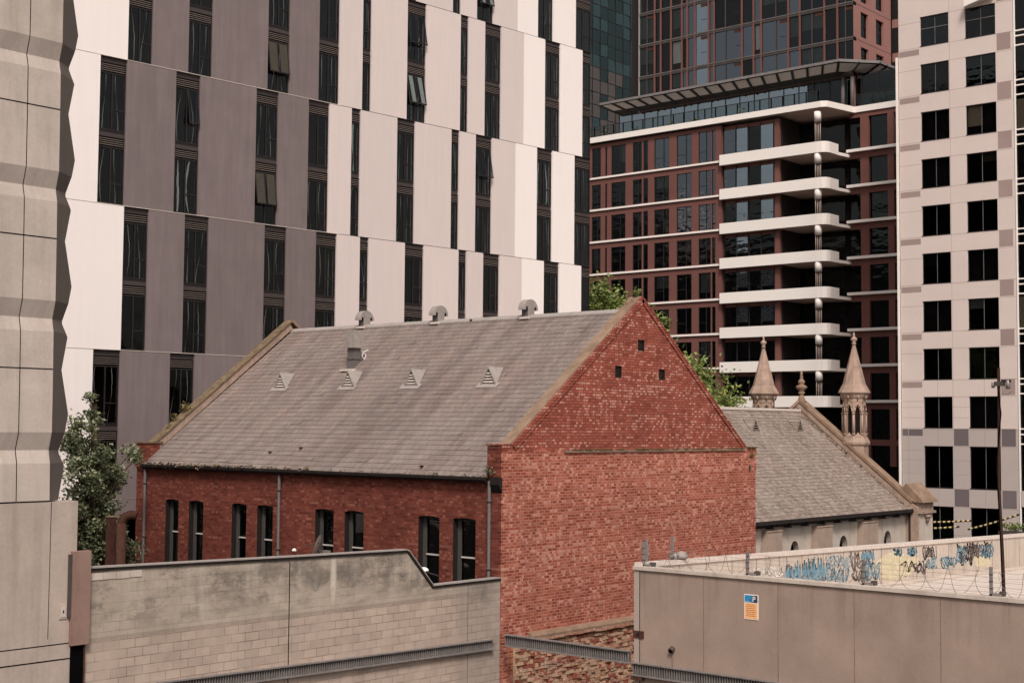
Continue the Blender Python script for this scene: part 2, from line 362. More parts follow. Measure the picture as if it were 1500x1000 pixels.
def thing(name, label, cat, loc=(0, 0, 0), rotz=0, group=None):
    o = bpy.data.objects.new(name, None); scene.collection.objects.link(o); o.location = loc; o.rotation_euler = (0, 0, rotz)
    o.empty_display_size = .3
    return tag(o, label, cat, group)
def solo(mb, name, label, cat, loc, group=None):     # a thing that is one mesh, origin at its base
    mb.v = [(x-loc[0], y-loc[1], z-loc[2]) for x, y, z in mb.v]
    o = build(mb, name); o.location = loc; return tag(o, label, cat, group)
def rect(u0, u1, v0, v1): return [(u0, v0), (u1, v0), (u1, v1), (u0, v1)]

# ------------------------------------------------------------------ ground
g = MB(); g.box(-900, 1500, -900, 1500, -.5, 0, 'asphalt')
o = build(g, 'ground'); o['kind'] = 'structure'; o['label'] = 'dark asphalt ground between the buildings'

# ================================================================== BRICK HALL
hall = thing('brick_hall', 'old red brick hall with slate gable roof, in the centre between the towers', 'building', (0, 0, 0))
XR, ZR, XW = 6.85, 14.82, 13.72          # ridge, ridge height, far wall
YB = 17.6
RS = (ZR-9.68)/XR
def arch_hole(y0, y1, z0, z1, rise=.04, n=6):
    pts = [(y0, z0), (y1, z0)]
    for i in range(n+1):
        t = i/n; y = y1+(y0-y1)*t; pts.append((y, z1-rise+rise*4*t*(1-t)))
    return pts
wins = [(15.82, 15.06), (14.46, 13.65), (12.08, 11.31), (10.74, 9.94), (7.86, 6.99), (6.48, 5.62), (3.26, 2.40), (1.85, .97)]
wins = [(b, a) for a, b in wins]
mb = MB()
holes = [arch_hole(a, b, 5.9, 8.40) for a, b in wins]
mb.holed([(0.004, 0), (YB, 0), (YB, 9.60), (0.004, 9.60)], holes, lambda u, v, d: (d, u, v), 'brick_side', .26, 'bronze')  # dark reveals: shade on the jambs put into the colour
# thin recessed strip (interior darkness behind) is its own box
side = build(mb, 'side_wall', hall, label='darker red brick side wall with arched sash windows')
for a, b in wins:
    m = MB(); t = .075; zb, zt = 5.9, 8.40
    m.box(.20, .25, b-.13, b, zb, zt, 'frame_grey'); m.box(.20, .25, a, a+.06, zb, zt, 'bronze')
    m.box(.20, .25, a+.06, b-.15, zt-.10, zt, 'bronze')
    m.box(.19, .26, a+.06, b-.15, 7.235, 7.275, 'frame_white'); m.box(.18, .27, a, b, zb, zb+.06, 'frame_white')
    fr = build(m, 'window', hall)
    m = MB(); m.box(.235, .24, a+.06, b-.15, zb+.06, zt-.10, 'glass'); build(m, 'pane', fr)
m = MB(); m.box(.9, .95, .3, 17.0, 5.2, 9.3, 'black'); m.box(.26, .9, .3, 17.0, 5.2, 5.25, 'dark'); build(m, 'interior', hall)
# gable wall
mb = MB()
ZS, AP = 10.50, (6.78, 15.22)
outer = [(-.0, 0), (XW-.06, 0), (XW-.06, 9.5), (XW, 9.6), (XW, 10.36), (13.02, 10.36), AP, (.42, ZS), (0, ZS)]
vents = [rect(6.53, 6.89, 13.48, 13.84), rect(5.33, 5.67, 12.60, 12.96), rect(7.70, 8.04, 12.60, 12.94)]
mb.holed(outer, vents, lambda u, v, d: (u, d, v), 'brick_gable', .07, 'gutter')
inner = [(XW-.06, 0, 0)]
# returns of the parapet
pr = [(XW, 9.6), (XW, 10.36), (13.02, 10.36), AP, (.42, ZS), (0, ZS), (0, 9.2)]
for p, q in zip(pr[:-1], pr[1:]): mb.face([(p[0], 0, p[1]), (p[0], .42, p[1]), (q[0], .42, q[1]), (q[0], 0, q[1])], 'brick_gable')
mb.face([(0, .42, 9.2), (0, .42, ZS), (.42, .42, ZS), (AP[0], .42, AP[1]), (13.02, .42, 10.36), (XW, .42, 10.36), (XW, .42, 9.6), (XR, .42, 13)], 'brick_gable')
mb.box(XW-.07, XW-.06, .004, YB, 0, 9.6, 'brick_side')
gable = build(mb, 'gable_wall', hall, label='sunlit red brick gable wall, limewashed below the ledge')
m = MB()
for h in vents:
    u0, v0 = h[0]; u1, v1 = h[2]
    m.box(u0, u1, .07, .12, v0, v1, 'gutter')
    for i in range(4): z = v0+(i+.5)*(v1-v0)/4; m.box(u0+.01, u1-.01, .05, .07, z-.01, z+.01, 'bronze')
    build(m, 'wall_vent', gable); m = MB()
# raking brick edge courses, slightly proud
m = MB()
def rake(p, q, wdt, y0, y1, k, mm, lift=0):
    d = Vector((q[0]-p[0], q[1]-p[1])); d.normalize(); nn = Vector((-d.y, d.x))
    if nn.y < 0: nn = -nn
    a = Vector(p)+nn*lift; b = Vector(q)+nn*lift
    mm.prism([(a.x, a.y), (b.x, b.y), (b.x-nn.x*wdt, b.y-nn.y*wdt), (a.x-nn.x*wdt, a.y-nn.y*wdt)], 1, y0, y1, k)
rake((.46, 10.50), (6.75, 15.19), .14, -.035, -.001, 'brick_gable', m, -.03)
rake((6.81, 15.19), (12.98, 10.42), .14, -.035, -.001, 'brick_gable', m, -.03)
rake((.46, 10.50), (6.75, 15.19), .05, -.05, -.036, 'brick_gable', m, 0)
rake((6.81, 15.19), (12.98, 10.42), .05, -.05, -.036, 'brick_gable', m, 0)
build(m, 'raking_course', gable)
m = MB()
m.box(2.8, 12.95, -.05, 0, 10.28, 10.345, 'coping'); m.box(XW-.45, XW+.03, -.05, .45, 10.362, 10.40, 'moss')
for i in range(60):
    x = random.uniform(2.9, 13.6); m.box(x, x+random.uniform(.05, .4), -.055-random.random()*.02, -.002, 10.346, 10.35+random.random()*.03, 'moss')
build(m, 'string_course', gable)
# kneelers: corbelled shoulder at the eaves corners
m = MB()
m.prism([(-.13, 9.62), (-.13, 10.49), (0, 10.49), (0, 9.3), (-.05, 9.45)], 1, 0.01, .43, 'brick_side')
m.box(-.16, .44, -.01, .46, 10.505, 10.545, 'brick_gable')
m.prism([(-.16, 9.40), (-.16, 9.60), (0, 9.60), (0, 9.16)], 1, -.03, .3, 'gutter')
build(m, 'kneeler', hall)
m = MB()
m.prism([(-.13, 9.5), (-.13, 10.34), (.6, 10.34), (.6, 9.2), (-.02, 9.3)], 1, 17.1, 17.5, 'brick_side'); m.box(-.17, .72, 17.06, 17.56, 10.345, 10.40, 'lichen')
m.box(-.02, 0, 17.1, 17.6, 0, 9.4, 'brick_side')
build(m, 'kneeler', hall)
# stone coping on the parapet (front gable, left rake), moss at the apex
m = MB()
def slab(mm, p, q, y0, y1, th, k): rake(p, q, th, y0, y1, k, mm, th)
slab(m, (.42, 10.50), (6.78, 15.22), .05, .46, .035, 'coping'); slab(m, (6.78, 15.22), (13.0, 10.38), .06, .46, .035, 'coping')
build(m, 'coping', hall)
m = MB()
slab(m, (.42, 10.02), (6.80, 14.88), 17.12, 17.5, .26, 'stone'); slab(m, (.42, 10.35), (6.80, 15.2), 17.08, 17.56, .04, 'lichen'); slab(m, (6.80, 15.1), (13.3, 10.2), 17.08, 17.56, .12, 'coping')
build(m, 'coping', hall, label='lichen covered coping of the far gable parapet')
m = MB(); m.face([(.05, YB-.1, 9.6), (XW, YB-.1, 9.6), (XR, YB-.1, 15.2)], 'brick_side'); m.face([(0, YB-.1, 0), (XW, YB-.1, 0), (XW, YB-.1, 9.6), (0, YB-.1, 9.6)], 'brick_side'); build(m, 'rear_wall', hall)
# slate roof in real courses
m = MB(); NC = 36
for i in range(NC):
    t0, t1 = i/NC, (i+1)/NC
    x0, x1 = -.12+t0*(XR+.12), -.12+t1*(XR+.12); z = lambda x: 9.68+RS*x
    lift = .016
    ys = [.42+j*(17.14-.42)/40 for j in range(41)]
    for a, b in zip(ys[:-1], ys[1:]):
        j0 = lift*(.8+.4*random.random()) if random.random() > .03 else lift*2.2
        m.face([(x0, a, z(x0)+j0), (x1, a, z(x1)), (x1, b, z(x1)), (x0, b, z(x0)+j0)], 'slate')
        m.face([(x0, a, z(x0)-.002), (x0, a, z(x0)+j0), (x0, b, z(x0)+j0), (x0, b, z(x0)-.002)], 'slate')
m.face([(XR, .42, ZR), (XW+.1, .42, 9.62), (XW+.1, 17.14, 9.62), (XR, 17.14, ZR)], 'slate')
roof = build(m, 'roof', hall, label='grey slate roof with weather streaks')
m = MB(); m.prism([(XR-.16, ZR-.09), (XR-.15, ZR-.05), (XR, ZR+.06), (XR+.15, ZR-.05), (XR+.16, ZR-.09)], 1, .42, 17.2, 'zinc'); build(m, 'ridge_cap', roof)
# slipped and broken slates
m = MB()
for (px, py, a) in ((395, 663, .3), (440, 657, .5), (617, 684, -.2), (690, 470, .1)):
    p = on(px, py, 1, 0); 
    n_ = Vector((-RS, 0, 1)); d = ray(px, py); t = (Vector((0, 0, 9.70))-CAM).dot(n_)/d.dot(n_); p = CAM+d*t
    m.prism([(p.x-.10, p.y-.12), (p.x+.10, p.y-.02), (p.x+.10, p.y+.06), (p.x-.08, p.y)], 2, p.z+.02, p.z+.05, 'black')
    build(m, 'slipped_slate', roof); m = MB()
# three half-round ridge ventilators
for yc in (13.02, 9.12, 4.86):
    m = MB(); zc = 15.03; r = .37
    arc = [(XR+r*math.cos(math.pi*i/14), zc+r*math.sin(math.pi*i/14)) for i in range(15)]
    poly = arc + [(XR-.27, zc), (XR-.27, zc+.09), (XR-.22, zc+.13), (XR-.17, zc+.09), (XR-.17, zc), (XR-.17, 14.7), (XR+.17, 14.7), (XR+.17, zc), (XR+.17, zc+.09), (XR+.22, zc+.13), (XR+.27, zc+.09), (XR+.27, zc)]
    m.holed(poly, [], lambda u, v, d: (u, yc-.14, v), 'zinc'); m.holed(poly, [], lambda u, v, d: (u, yc+.14, v), 'zinc')
    for i in range(len(poly)):
        p, q = poly[i], poly[(i+1) % len(poly)]
        m.face([(p[0], yc-.14, p[1]), (p[0], yc+.14, p[1]), (q[0], yc+.14, q[1]), (q[0], yc-.14, q[1])], 'zinc' if i < 14 else 'zinc_dark', i < 14)  # undersides and neck sides darker, their shade put into the colour
    m.box(XR-.26, XR+.26, yc-.12, yc-.10, zc-.01, zc+.10, 'black')
    m.box(XR-.24, XR+.24, yc-.2, yc+.2, 14.72, 14.80, 'flash')
    build(m, 'ridge_ventilator', roof)
# four triangular louvred roof vents
for (yc) in (13.98, 10.32, 7.2, 3.72):
    m = MB(); xf = 3.62; zf = 9.68+RS*xf+.0; h = .50; hw = .31; xb_ = xf+h/RS
    m.face([(xf-.0, yc-hw, zf), (xf, yc+hw, zf), (xf, yc, zf+h)], 'black')
    for q in (-1, 1): m.face([(xf-.06, yc+q*(hw+.05), zf-.02), (xf-.06, yc, zf+h+.05), (xb_, yc, zf+h+.05)], 'zinc')
    for q in (-1, 1): m.prism([(yc+q*(hw+.05), zf-.03), (yc, zf+h+.06), (yc, zf+h-.0), (yc+q*(hw-.02), zf-.03)], 0, xf-.07, xf-.01, 'zinc')
    m.box(xf-.07, xf, yc-hw, yc+hw, zf-.05, zf+.0, 'zinc')
    for i in range(4):
        z = zf+.05+i*.09; w_ = hw*(1-(z-zf)/h)-.02; m.prism([(xf-.05, z), (xf-.045, z+.012), (xf, z+.055), (xf, z+.04)], 1, yc-w_, yc+w_, 'flash')
    m.face([(xf-.20, yc-hw-.14, zf-.20*RS+.035), (xf-.20, yc+hw+.14, zf-.20*RS+.035), (xf+.02, yc+hw+.14, zf+.02*RS+.035), (xf+.02, yc-hw-.14, zf+.02*RS+.035)], 'zinc')
    build(m, 'louvred_roof_vent', roof)
# square duct with a bigger cowl
m = MB(); x0, y0 = 4.50, 11.05
m.box(x0, x0+.34, y0, y0+.34, 12.9, 13.85, 'zinc_dark'); m.box(x0-.03, x0+.37, y0-.03, y0+.37, 13.42, 13.47, 'zinc_dark')
m.box(x0-.09, x0+.43, y0-.09, y0+.36, 13.82, 14.42, 'zinc'); m.box(x0-.2, x0+.5, y0-.15, y0+.5, 12.98, 13.06, 'flash')
build(m, 'roof_duct', roof)
m = MB(); c_ = Vector((x0+.36, y0-.05, 13.55)); pts = [c_+Vector((.08*math.cos(a)*1.2+.1, 0, .09*math.sin(a))) for a in [i*.6 for i in range(9)]]
m.path(pts, .02, 'white_and_glint'); m.path([pts[0], c_+Vector((.06, 0, -.22))], .018, 'white_and_glint'); m.path([c_+Vector((0, 0, .12)), c_+Vector((.3, 0, .22))], .018, 'white_and_glint'); build(m, 'white_conduit', roof)
# gutter, moss line, downpipes
m = MB()
m.prism([(-.24, 9.60), (-.24, 9.52), (-.19, 9.46), (-.08, 9.46), (-.03, 9.52), (-.03, 9.60)], 1, .44, 17.1, 'gutter')
build(m, 'gutter', hall)
m = MB()
for i in range(1100):
    y = random.uniform(.4, 17.0)
    d = (1 if y > 9 or y < 1.2 else .3)
    if random.random() > d: continue
    s_ = random.uniform(.03, .10)*(1.0 if y > 8 else .7)
    p = Vector((-.2+random.uniform(-.04, .12), y, 9.60+random.uniform(-.05, .06)))
    a = Vector((random.uniform(-1, 1), random.uniform(-1, 1), random.uniform(-.6, .8)))*s_; b = Vector((random.uniform(-1, 1), random.uniform(-1, 1), random.uniform(-1, .4)))*s_
    m.face([p, p+a, p+a+b, p+b], random.choice(['lichen', 'gutter', 'gutter', 'coping', 'moss']))
om = build(m, 'gutter_moss', hall); om['kind'] = 'stuff'
for yy in (9.52, .36, 16.95):
    m = MB(); m.rod((-.11, yy, 9.5), (-.11, yy, 0), .047, 'pipe', n=12); 
    for z in (8.9, 7.0, 5.1): m.rod((-.11, yy, z), (-.11, yy, z+.06), .07, 'pipe', n=12)
    build(m, 'downpipe', hall)
# ledge and eroded rubble base of the gable wall
m = MB(); m.prism([(-.16, 5.0), (-.16, 5.06), (-.10, 5.14), (0, 5.16), (0, 5.0)], 0, 1.2, 11, 'coping')
for i in range(30): x = 1.2+i*.3; m.box(x, x+.28, -.15-random.random()*.02, -.002, 4.93-random.random()*.04, 5.0, 'rubble')
build(m, 'stone_ledge', gable)
m = MB(); z = 2.6; rq = random.Random(77)
m.box(.55, 11, -.02, -.003, 1.5, 4.98, 'rubble_buff')
while z < 4.93:
    h = rq.choice([.086, .086, .10, .12]); x = .6+rq.uniform(0, .2)
    while x < 7.2:
        w_ = rq.uniform(.08, .30); 
        if rq.random() < .94:
            o_ = rq.uniform(.02, .085); t1, t2 = rq.uniform(-.012, .012), rq.uniform(-.02, .02); k = rq.choice(['rubble', 'rubble', 'rubble_buff', 'rubble_buff', 'rubble_red'])
            m.prism([(x, z+t1), (x+w_*rq.uniform(.85, .97), z+t2), (x+w_*rq.uniform(.8, .95), z+h*rq.uniform(.75, .95)), (x+rq.uniform(0, .02), z+h*rq.uniform(.8, .98))], 1, -.02-o_, -.01, k)
        x += w_
    z += h
build(m, 'rubble_base', gable, label='eroded rubble base of the gable wall')

# ================================================================== weeds on the hall
def leaves(mm, c, rad, n, size, k, clump=1):
    cl = [Vector((random.gauss(0, .5), random.gauss(0, .5), random.gauss(0, .5))) for _ in range(max(1, clump))]
    for _ in range(n):
        q = random.choice(cl)*.8+Vector((random.gauss(0, .32), random.gauss(0, .32), random.gauss(0, .32)))
        if q.length > 1.15: q = q.normalized()*random.uniform(.7, 1.1)
        p = Vector(c)+Vector((q.x*rad[0], q.y*rad[1], q.z*rad[2]))
        leafquad(mm, p, size*random.uniform(.6, 1.3), k)
def leafquad(mm, p, s_, k):
    a = Vector((random.gauss(0, 1), random.gauss(0, 1), random.gauss(0, .6))).normalized(); b = a.orthogonal().normalized()
    b.rotate(Matrix.Rotation(random.uniform(0, 6.28), 3, a)); c = a.cross(b)
    t = p+a*s_; mid1 = p+a*s_*.5+b*s_*.32+c*s_*.12; mid2 = p+a*s_*.5-b*s_*.32+c*s_*.12
    b0 = len(mm.v); mm.v += [tuple(p), tuple(mid1), tuple(t), tuple(mid2)]
    mm.f += [[b0, b0+1, b0+2], [b0, b0+2, b0+3]]; mi = mm.m(k); mm.mi += [mi, mi]; mm.sm += [False, False]
def weed(px, py, y, rad, n, size, label, k='leaf_weed'):
    p = on(px, py, 1, y); m_ = MB(); leaves(m_, p, rad, n, size, k, 4)
    for i in range(5): m_.rod((p.x, p.y, p.z-rad[2]), (p.x+random.uniform(-1, 1)*rad[0], p.y, p.z+random.uniform(-.3, .8)*rad[2]), .008, 'bark', n=4)
    return solo(m_, 'weed', label, 'plant', (p.x, p.y, p.z-rad[2]), 'weeds growing on the old hall')
weed(272, 597, 17.35, (.22, .2, .26), 110, .10, 'yellow green weed tuft highest up the far left parapet coping')
weed(256, 613, 17.35, (.16, .15, .2), 60, .09, 'yellow weed tuft half way along the far left parapet coping')
weed(246, 626, 17.35, (.12, .12, .12), 40, .08, 'small yellow weed lowest on the far left parapet coping')
weed(932, 428, .25, (.16, .16, .17), 110, .08, 'small green weed growing on the apex of the brick gable', 'leaf_light')
weed(920, 445, .3, (.22, .18, .14), 90, .06, 'brown weed patch just left of the brick gable apex')
weed(716, 690, .35, (.16, .2, .18), 90, .06, 'dark weed in the gutter end against the front gable', 'leaf_dark')
weed(1101, 665, -.05, (.14, .05, .10), 80, .06, 'brown weed on the right shoulder of the gable')
weed(1099, 684, -.05, (.06, .04, .12), 50, .05, 'small green weed hanging on the brick below the right shoulder', 'leaf_dark')

# ================================================================== BLOCK WALL (left foreground)
bw = thing('block_wall', 'long weathered concrete block wall with stepped top in the left foreground', 'wall', (-6, 0, 0))
top = [(-.02, 6.74), (-2.76, 6.74), (-3.72, 7.74), (-7.2, 7.80), (-13.6, 7.93)]
m = MB(); out = [(-.02, 0)] + top + [(-13.6, 0)]
m.prism([(p[0], p[1]) for p in out], 1, -.004, .19, 'block')
build(m, 'masonry', bw)
m = MB()
for i, (p, q) in enumerate(zip(top[:-1], top[1:])):
    rake(q, p, .06, -.035, .22, 'gutter', m, .05); rake(q, p, .025, -.05, .235, 'zinc', m, .075)
build(m, 'coping', bw)
m = MB(); x = -13.15
while x < -11.9:
    w_ = random.uniform(.26, .34); m.box(x, x+w_-.012, -.02, -.004, 7.70+random.random()*.02, 7.86, 'parapet'); x += w_
build(m, 'capstones', bw, label='short run of paler capstones at the left end')
m = MB(); m.box(-7.70, -7.675, -.0075, -.004, 0, 7.75, 'black'); m.box(-1.36, -1.348, -.0075, -.004, 0, 6.72, 'rust'); build(m, 'movement_joint', bw)
def tray(name_label, p, q, h, out_, nrib=.075, group='ribbed steel trays along the walls'):
    """ribbed steel tray between p and q (top edge), facing direction out_"""
    p = Vector(p); q = Vector(q); L = (q-p).length; d = (q-p)/L; o_ = Vector(out_); mm = MB(); dn = Vector((0, 0, -h))
    def bx(s0, s1, z0, z1, o0, o1, k):
        c = [p+d*s+Vector((0, 0, z))+o_*t for s in (s0, s1) for t in (o0, o1) for z in (z0, z1)]
        for f in ((0, 1, 3, 2), (4, 6, 7, 5), (0, 4, 5, 1), (2, 3, 7, 6), (0, 2, 6, 4), (1, 5, 7, 3)): mm.face([c[i] for i in f], k)
    root = thing('cable_tray', name_label, 'cable tray', tuple(p+dn), 0, group)
    bx(0, L, -h+.03, -.03, .0, .02, 'galv_dark'); build(mm, 'back_plate', root); mm.__init__()
    bx(0, L, -.03, 0, 0, .12, 'galv'); bx(0, L, -h, -h+.03, 0, .12, 'galv'); build(mm, 'flange', root); mm.__init__()
    s = .02
    while s < L-.03: bx(s, s+.022, -h+.03, -.03, .02, .075, 'galv'); s += nrib
    build(mm, 'ribs', root)
    return root
tray('ribbed grey steel tray fixed along the concrete block wall', (-11.42, -.006, 5.385), (-.37, -.006, 5.15), .29, (0, -1, 0))
tray('ribbed steel tray bridging from the brick gable to the car park wall', (-.10, -.31, 5.29), (-.10, -4.58, 5.29), .33, (-1, 0, 0))
tray('ribbed grey steel tray fixed along the car park front wall', (-.02, -4.62, 5.0), (-.02, -15.5, 5.0), .34, (-1, 0, 0))
# concrete post and lower wall at far left
m = MB(); m.box(-13.64, -13.22, -.14, -.006, 6.42, 8.36, 'coping'); m.box(-13.70, -13.642, -.10, -.006, 7.0, 8.30, 'galv_dark')
M['redpost'] = concrete('reddish_concrete', S(140, 112, 102), amt=.3, var=.12); m.mats = ['redpost', 'galv_dark']
solo(m, 'concrete_post', 'reddish brown concrete post at the left end of the block wall', 'post', (-13.43, -.07, 6.42))
m = MB(); m.box(-13.60, -13.30, -.06, -.006, 0, 6.41, 'black'); m.box(-13.3, -13.27, -.08, -.006, 0, 6.41, 'rust'); 
solo(m, 'drain_chase', 'dark recessed drain slot under the reddish concrete post', 'drain', (-13.4, -.04, 0))

# ================================================================== PRECAST BUILDING (far left foreground)
pc = thing('precast_building', 'pale precast concrete building with folded facade at the far left edge', 'building', (-16, 0, 0))
# front and rear zigzag profile of the folded screen, repeated every 2.72 m
m = MB(); P_ = 2.72; zb = 9.42; XE = -14.17; TH = R(35)
def prof(z):
    t = ((z-zb) % P_)/P_     # 0 at a joint, 1 at the next joint up
    pts = [(0, 0), (.285, 0.02), (.385, .09), (.52, -.02), (1, 0)]
    for (a, va), (b, vb) in zip(pts[:-1], pts[1:]):
        if a <= t <= b: return va+(vb-va)*(t-a)/(b-a)
    return 0
def rear(z):
    t = ((z-zb) % P_)/P_
    pts = [(0, .42), (.24, .76), (.345, .46), (.66, .80), (1, .42)]
    for (a, va), (b, vb) in zip(pts[:-1], pts[1:]):
        if a <= t <= b: return va+(vb-va)*(t-a)/(b-a)
    return .3
zs = []
for k in range(7):
    for t in (0.0, .26, .285, .36, .385, .52, .66): zs.append(zb+P_*(k+t))
zs.append(zb+P_*7)
for z0, z1 in zip(zs[:-1], zs[1:]):
    for (xa, xb_) in ((-30, -14.93), (-14.91, XE)):
        m.face([(xa, prof(z0+1e-4), z0), (xb_, prof(z0+1e-4), z0), (xb_, prof(z1-1e-4), z1), (xa, prof(z1-1e-4), z1)], 'precast')
    L0, L1 = rear(z0+1e-4), rear(z1-1e-4); c_, s_ = math.cos(TH), math.sin(TH)
    p0_, p1_ = prof(z0+1e-4), prof(z1-1e-4)
    m.face([(XE, p0_, z0), (XE+L0*c_, p0_+L0*s_, z0), (XE+L1*c_, p1_+L1*s_, z1), (XE, p1_, z1)], 'precast_shade')   # splayed return fin with a folded free edge
    m.face([(XE+L0*c_, p0_+L0*s_, z0), (XE+L0*c_-.2, p0_+L0*s_+.4, z0), (XE+L1*c_-.2, p1_+L1*s_+.4, z1), (XE+L1*c_, p1_+L1*s_, z1)], 'precast_shade')
    m.face([(XE+L0*c_-.2, p0_+L0*s_+.4, z0), (-30, 1, z0), (-30, 1, z1), (XE+L1*c_-.2, p1_+L1*s_+.4, z1)], 'precast_shade')
M['precast_shade'] = concrete('shaded_concrete_side', S(106, 96, 90), amt=.1, var=.05)  # fin darker than the front, its shade put into the colour
m.v = [(x, y-.03, z) for x, y, z in m.v]
build(m, 'folded_facade', pc)
m = MB()
for k in range(8): z = zb+P_*k; m.box(-30, XE-.004, -.0335, -.01, z-.012, z+.012, 'black')
m.box(-14.93, -14.91, .06, .10, zb, 28.4, 'black')
build(m, 'joint', pc)
m = MB(); m.box(-30, -13.50, -.03, .4, 0, 9.40, 'precast_low'); lo = build(m, 'lower_wall', pc)
m = MB(); m.box(-14.13, -14.118, -.034, -.03, 6.6, 9.40, 'black'); m.box(-30, -13.6, -.034, -.03, 6.46, 6.48, 'black'); m.box(-30, -13.6, -.034, -.03, 6.14, 6.165, 'black'); build(m, 'joint', pc)
m = MB(); m.box(-13.88, -13.71, -.05, -.03, 6.98, 7.28, 'precast_low'); m.box(-13.85, -13.74, -.06, -.05, 7.02, 7.24, 'precast'); m.box(-13.81, -13.78, -.065, -.06, 7.1, 7.16, 'gutter'); build(m, 'cover_plate', pc)

# ================================================================== STUDENT TOWER (grey and white panels)
TA = R(-3.54); TP = Vector((1.159, 24.54, 0))
tw = thing('apartment_tower', 'tall tower clad in staggered dark grey, pale grey and white panels behind the hall', 'building', TP, TA)
rowz = [7.95, 14.10, 20.14, 26.33, 32.45, 38.6]
PA = [(2.54, 3.70), (5.49, 6.70), (9.69, 10.90), (12.62, 13.84), (15.27, 15.81), (18.15, 19.40), (21.82, 22.38), (23.60, 24.80), (28.25, 29.48)]
PB = [(-2.3, -1.1), (1.29, 2.52), (4.91, 6.12), (9.11, 10.32), (12.07, 13.29), (14.65, 15.20), (17.55, 18.73), (21.24, 21.79), (22.98, 24.17), (27.65, 28.88)]
rows = [(0, PB, 30.72, 26.0), (1, PA, 31.33, 26.5), (2, PB, 30.72, 25.95), (3, PA, 31.36, 26.55), (4, PB, 30.77, 26.03)]
END = 32.12
SPECIAL = {(3, 9.69, 0): 'brown', (2, 9.11, 0): 'brown', (3, 18.15, 0): 'white', (4, 21.24, 0): 'white', (4, 22.98, 0): 'white', (3, 21.82, 1): 'white'}
def tower_window(s0, s1, z0, z1, seed, special=None):
    """one storey of glazing between panels: lintel, louvre, two-light window"""
    rr = random.Random(seed); m_ = MB(); W = s1-s0
    zt = z1
    m_.box(s0, s1, .10, .9, zt-.24, zt, 'spandrel'); m_.box(s0, s1, .085, .10, zt-.05, zt, 'bronze'); m_.box(s0, s1, .06, .12, zt-.27, zt-.24, 'bronze')
    m_.box(s0, s1, .12, .9, zt-.64, zt-.27, 'black')
    zg0, zg1 = z0+.02, zt-.66
    m_.box(s0, s0+.05, .08, .16, zg0, zt-.24, 'bronze'); m_.box(s1-.05, s1, .08, .16, zg0, zt-.24, 'bronze')
    m_.box(s0+.05, s1-.05, .08, .16, zg1-.05, zg1, 'bronze'); m_.box(s0+.05, s1-.05, .08, .16, zg0, zg0+.05, 'bronze')
    two = W > .8
    mid = s0+W*.5
    if two: m_.box(mid-.025, mid+.025, .08, .16, zg0+.05, zg1-.05, 'bronze')
    ztr = zg0+(zg1-zg0)*.36
    m_.box((mid+.025 if two else s0+.05), s1-.05, .085, .155, ztr-.02, ztr+.02, 'bronze')
    if W > 2: 
        for q in (.25, .75): m_.box(s0+W*q-.02, s0+W*q+.02, .085, .155, zg0+.05, zg1-.05, 'bronze')
    w_ = build(m_, 'window', tw, local=True)
    m_ = MB()
    for i in range(4): z = zt-.60+i*.085; m_.box(s0+.05, s1-.05, .085, .115, z, z+.026, 'louvre')
    build(m_, 'louvre', w_, local=True)
    op = two and (rr.random() < .10 or special is not None)
    m_ = MB(); m_.box(s0+.05, (mid if two else s1)-.025, .118, .124, zg0+.05, zg1-.05, 'glass')
    if two:
        m_.box(mid+.025, s1-.05, .118, .124, zg0+.05, ztr-.02, 'glass')
        if not op: m_.box(mid+.025, s1-.05, .118, .124, ztr+.02, zg1-.05, 'glass')
    build(m_, 'pane', w_, local=True)
    if op:                                # top-hung sash pushed open
        m_ = MB(); a = rr.uniform(.12, .22); h = zg1-.05-ztr-.02; both = rr.random() < .3 or special is not None
        for (q0, q1) in (((s0+.05, mid-.025), (mid+.025, s1-.05)) if both else ((mid+.025, s1-.05),)):
            y0, y1 = .09, .09-h*math.sin(a); zt2 = zg1-.05; zb2 = zt2-h*math.cos(a)
            m_.face([(q0, y1, zb2), (q1, y1, zb2), (q1, y0, zt2), (q0, y0, zt2)], 'glass_tint')
            if special == 'brown': m_.face([(q0+.05, y1+.01, zb2+.03), (q1-.05, y1+.01, zb2+.03), (q1-.05, y0+.01, zt2-.03), (q0+.05, y0+.01, zt2-.03)], 'brown_blind_and_glint')  # brown sheet stands in for a beige reflection in the sash
            if special == 'white': m_.face([(q0+.22, y1+.01, zb2+.03), (q1-.08, y1+.01, zb2+.03), (q1-.16, y0+.01, zt2-.03), (q0+.12, y0+.01, zt2-.03)], 'white_and_glint')  # white streak stands in for a bright reflection in the sash
            for (u0, u1) in ((q0, q0+.05), (q1-.05, q1)): m_.face([(u0, y1-.004, zb2), (u1, y1-.004, zb2), (u1, y0-.004, zt2), (u0, y0-.004, zt2)], 'bronze')
            m_.box(q0, q1, y1-.02, y1+.01, zb2-.03, zb2+.03, 'bronze')
        build(m_, 'open_sash', w_, local=True)
    if rr.random() < .75:                 # pale curved ribbons behind the pane stand in for reflections on it
        m_ = MB(); kk = 'white_and_glint' if rr.random() < .10 else 'curtain'; wd = .045 if kk == 'curtain' else .12
        for base in ([s0+W*.25, s0+W*.72] if two else [s0+W*.5]):
            amp = rr.uniform(-.16, .16); ph = rr.uniform(0, 3); pr_ = None
            for i in range(15):
                t = i/14; u = base+amp*math.sin(ph+t*3.2)+rr.uniform(-.012, .012); z = zg0+.06+(zg1-.12-zg0)*t
                cur = ((u-wd*(.3+.7*abs(math.sin(t*2.5+ph))), .15, z), (u, .17, z))
                if pr_: m_.face([pr_[0], pr_[1], cur[1], cur[0]], kk)
                pr_ = cur
            if rr.random() < .3:
                m_.face([(base-.25, .3, zg0), (base+.1, .3, zg0), (base+.1, .3, zg1), (base-.25, .3, zg1)], 'dark')
        build(m_, 'curtain', w_, local=True)
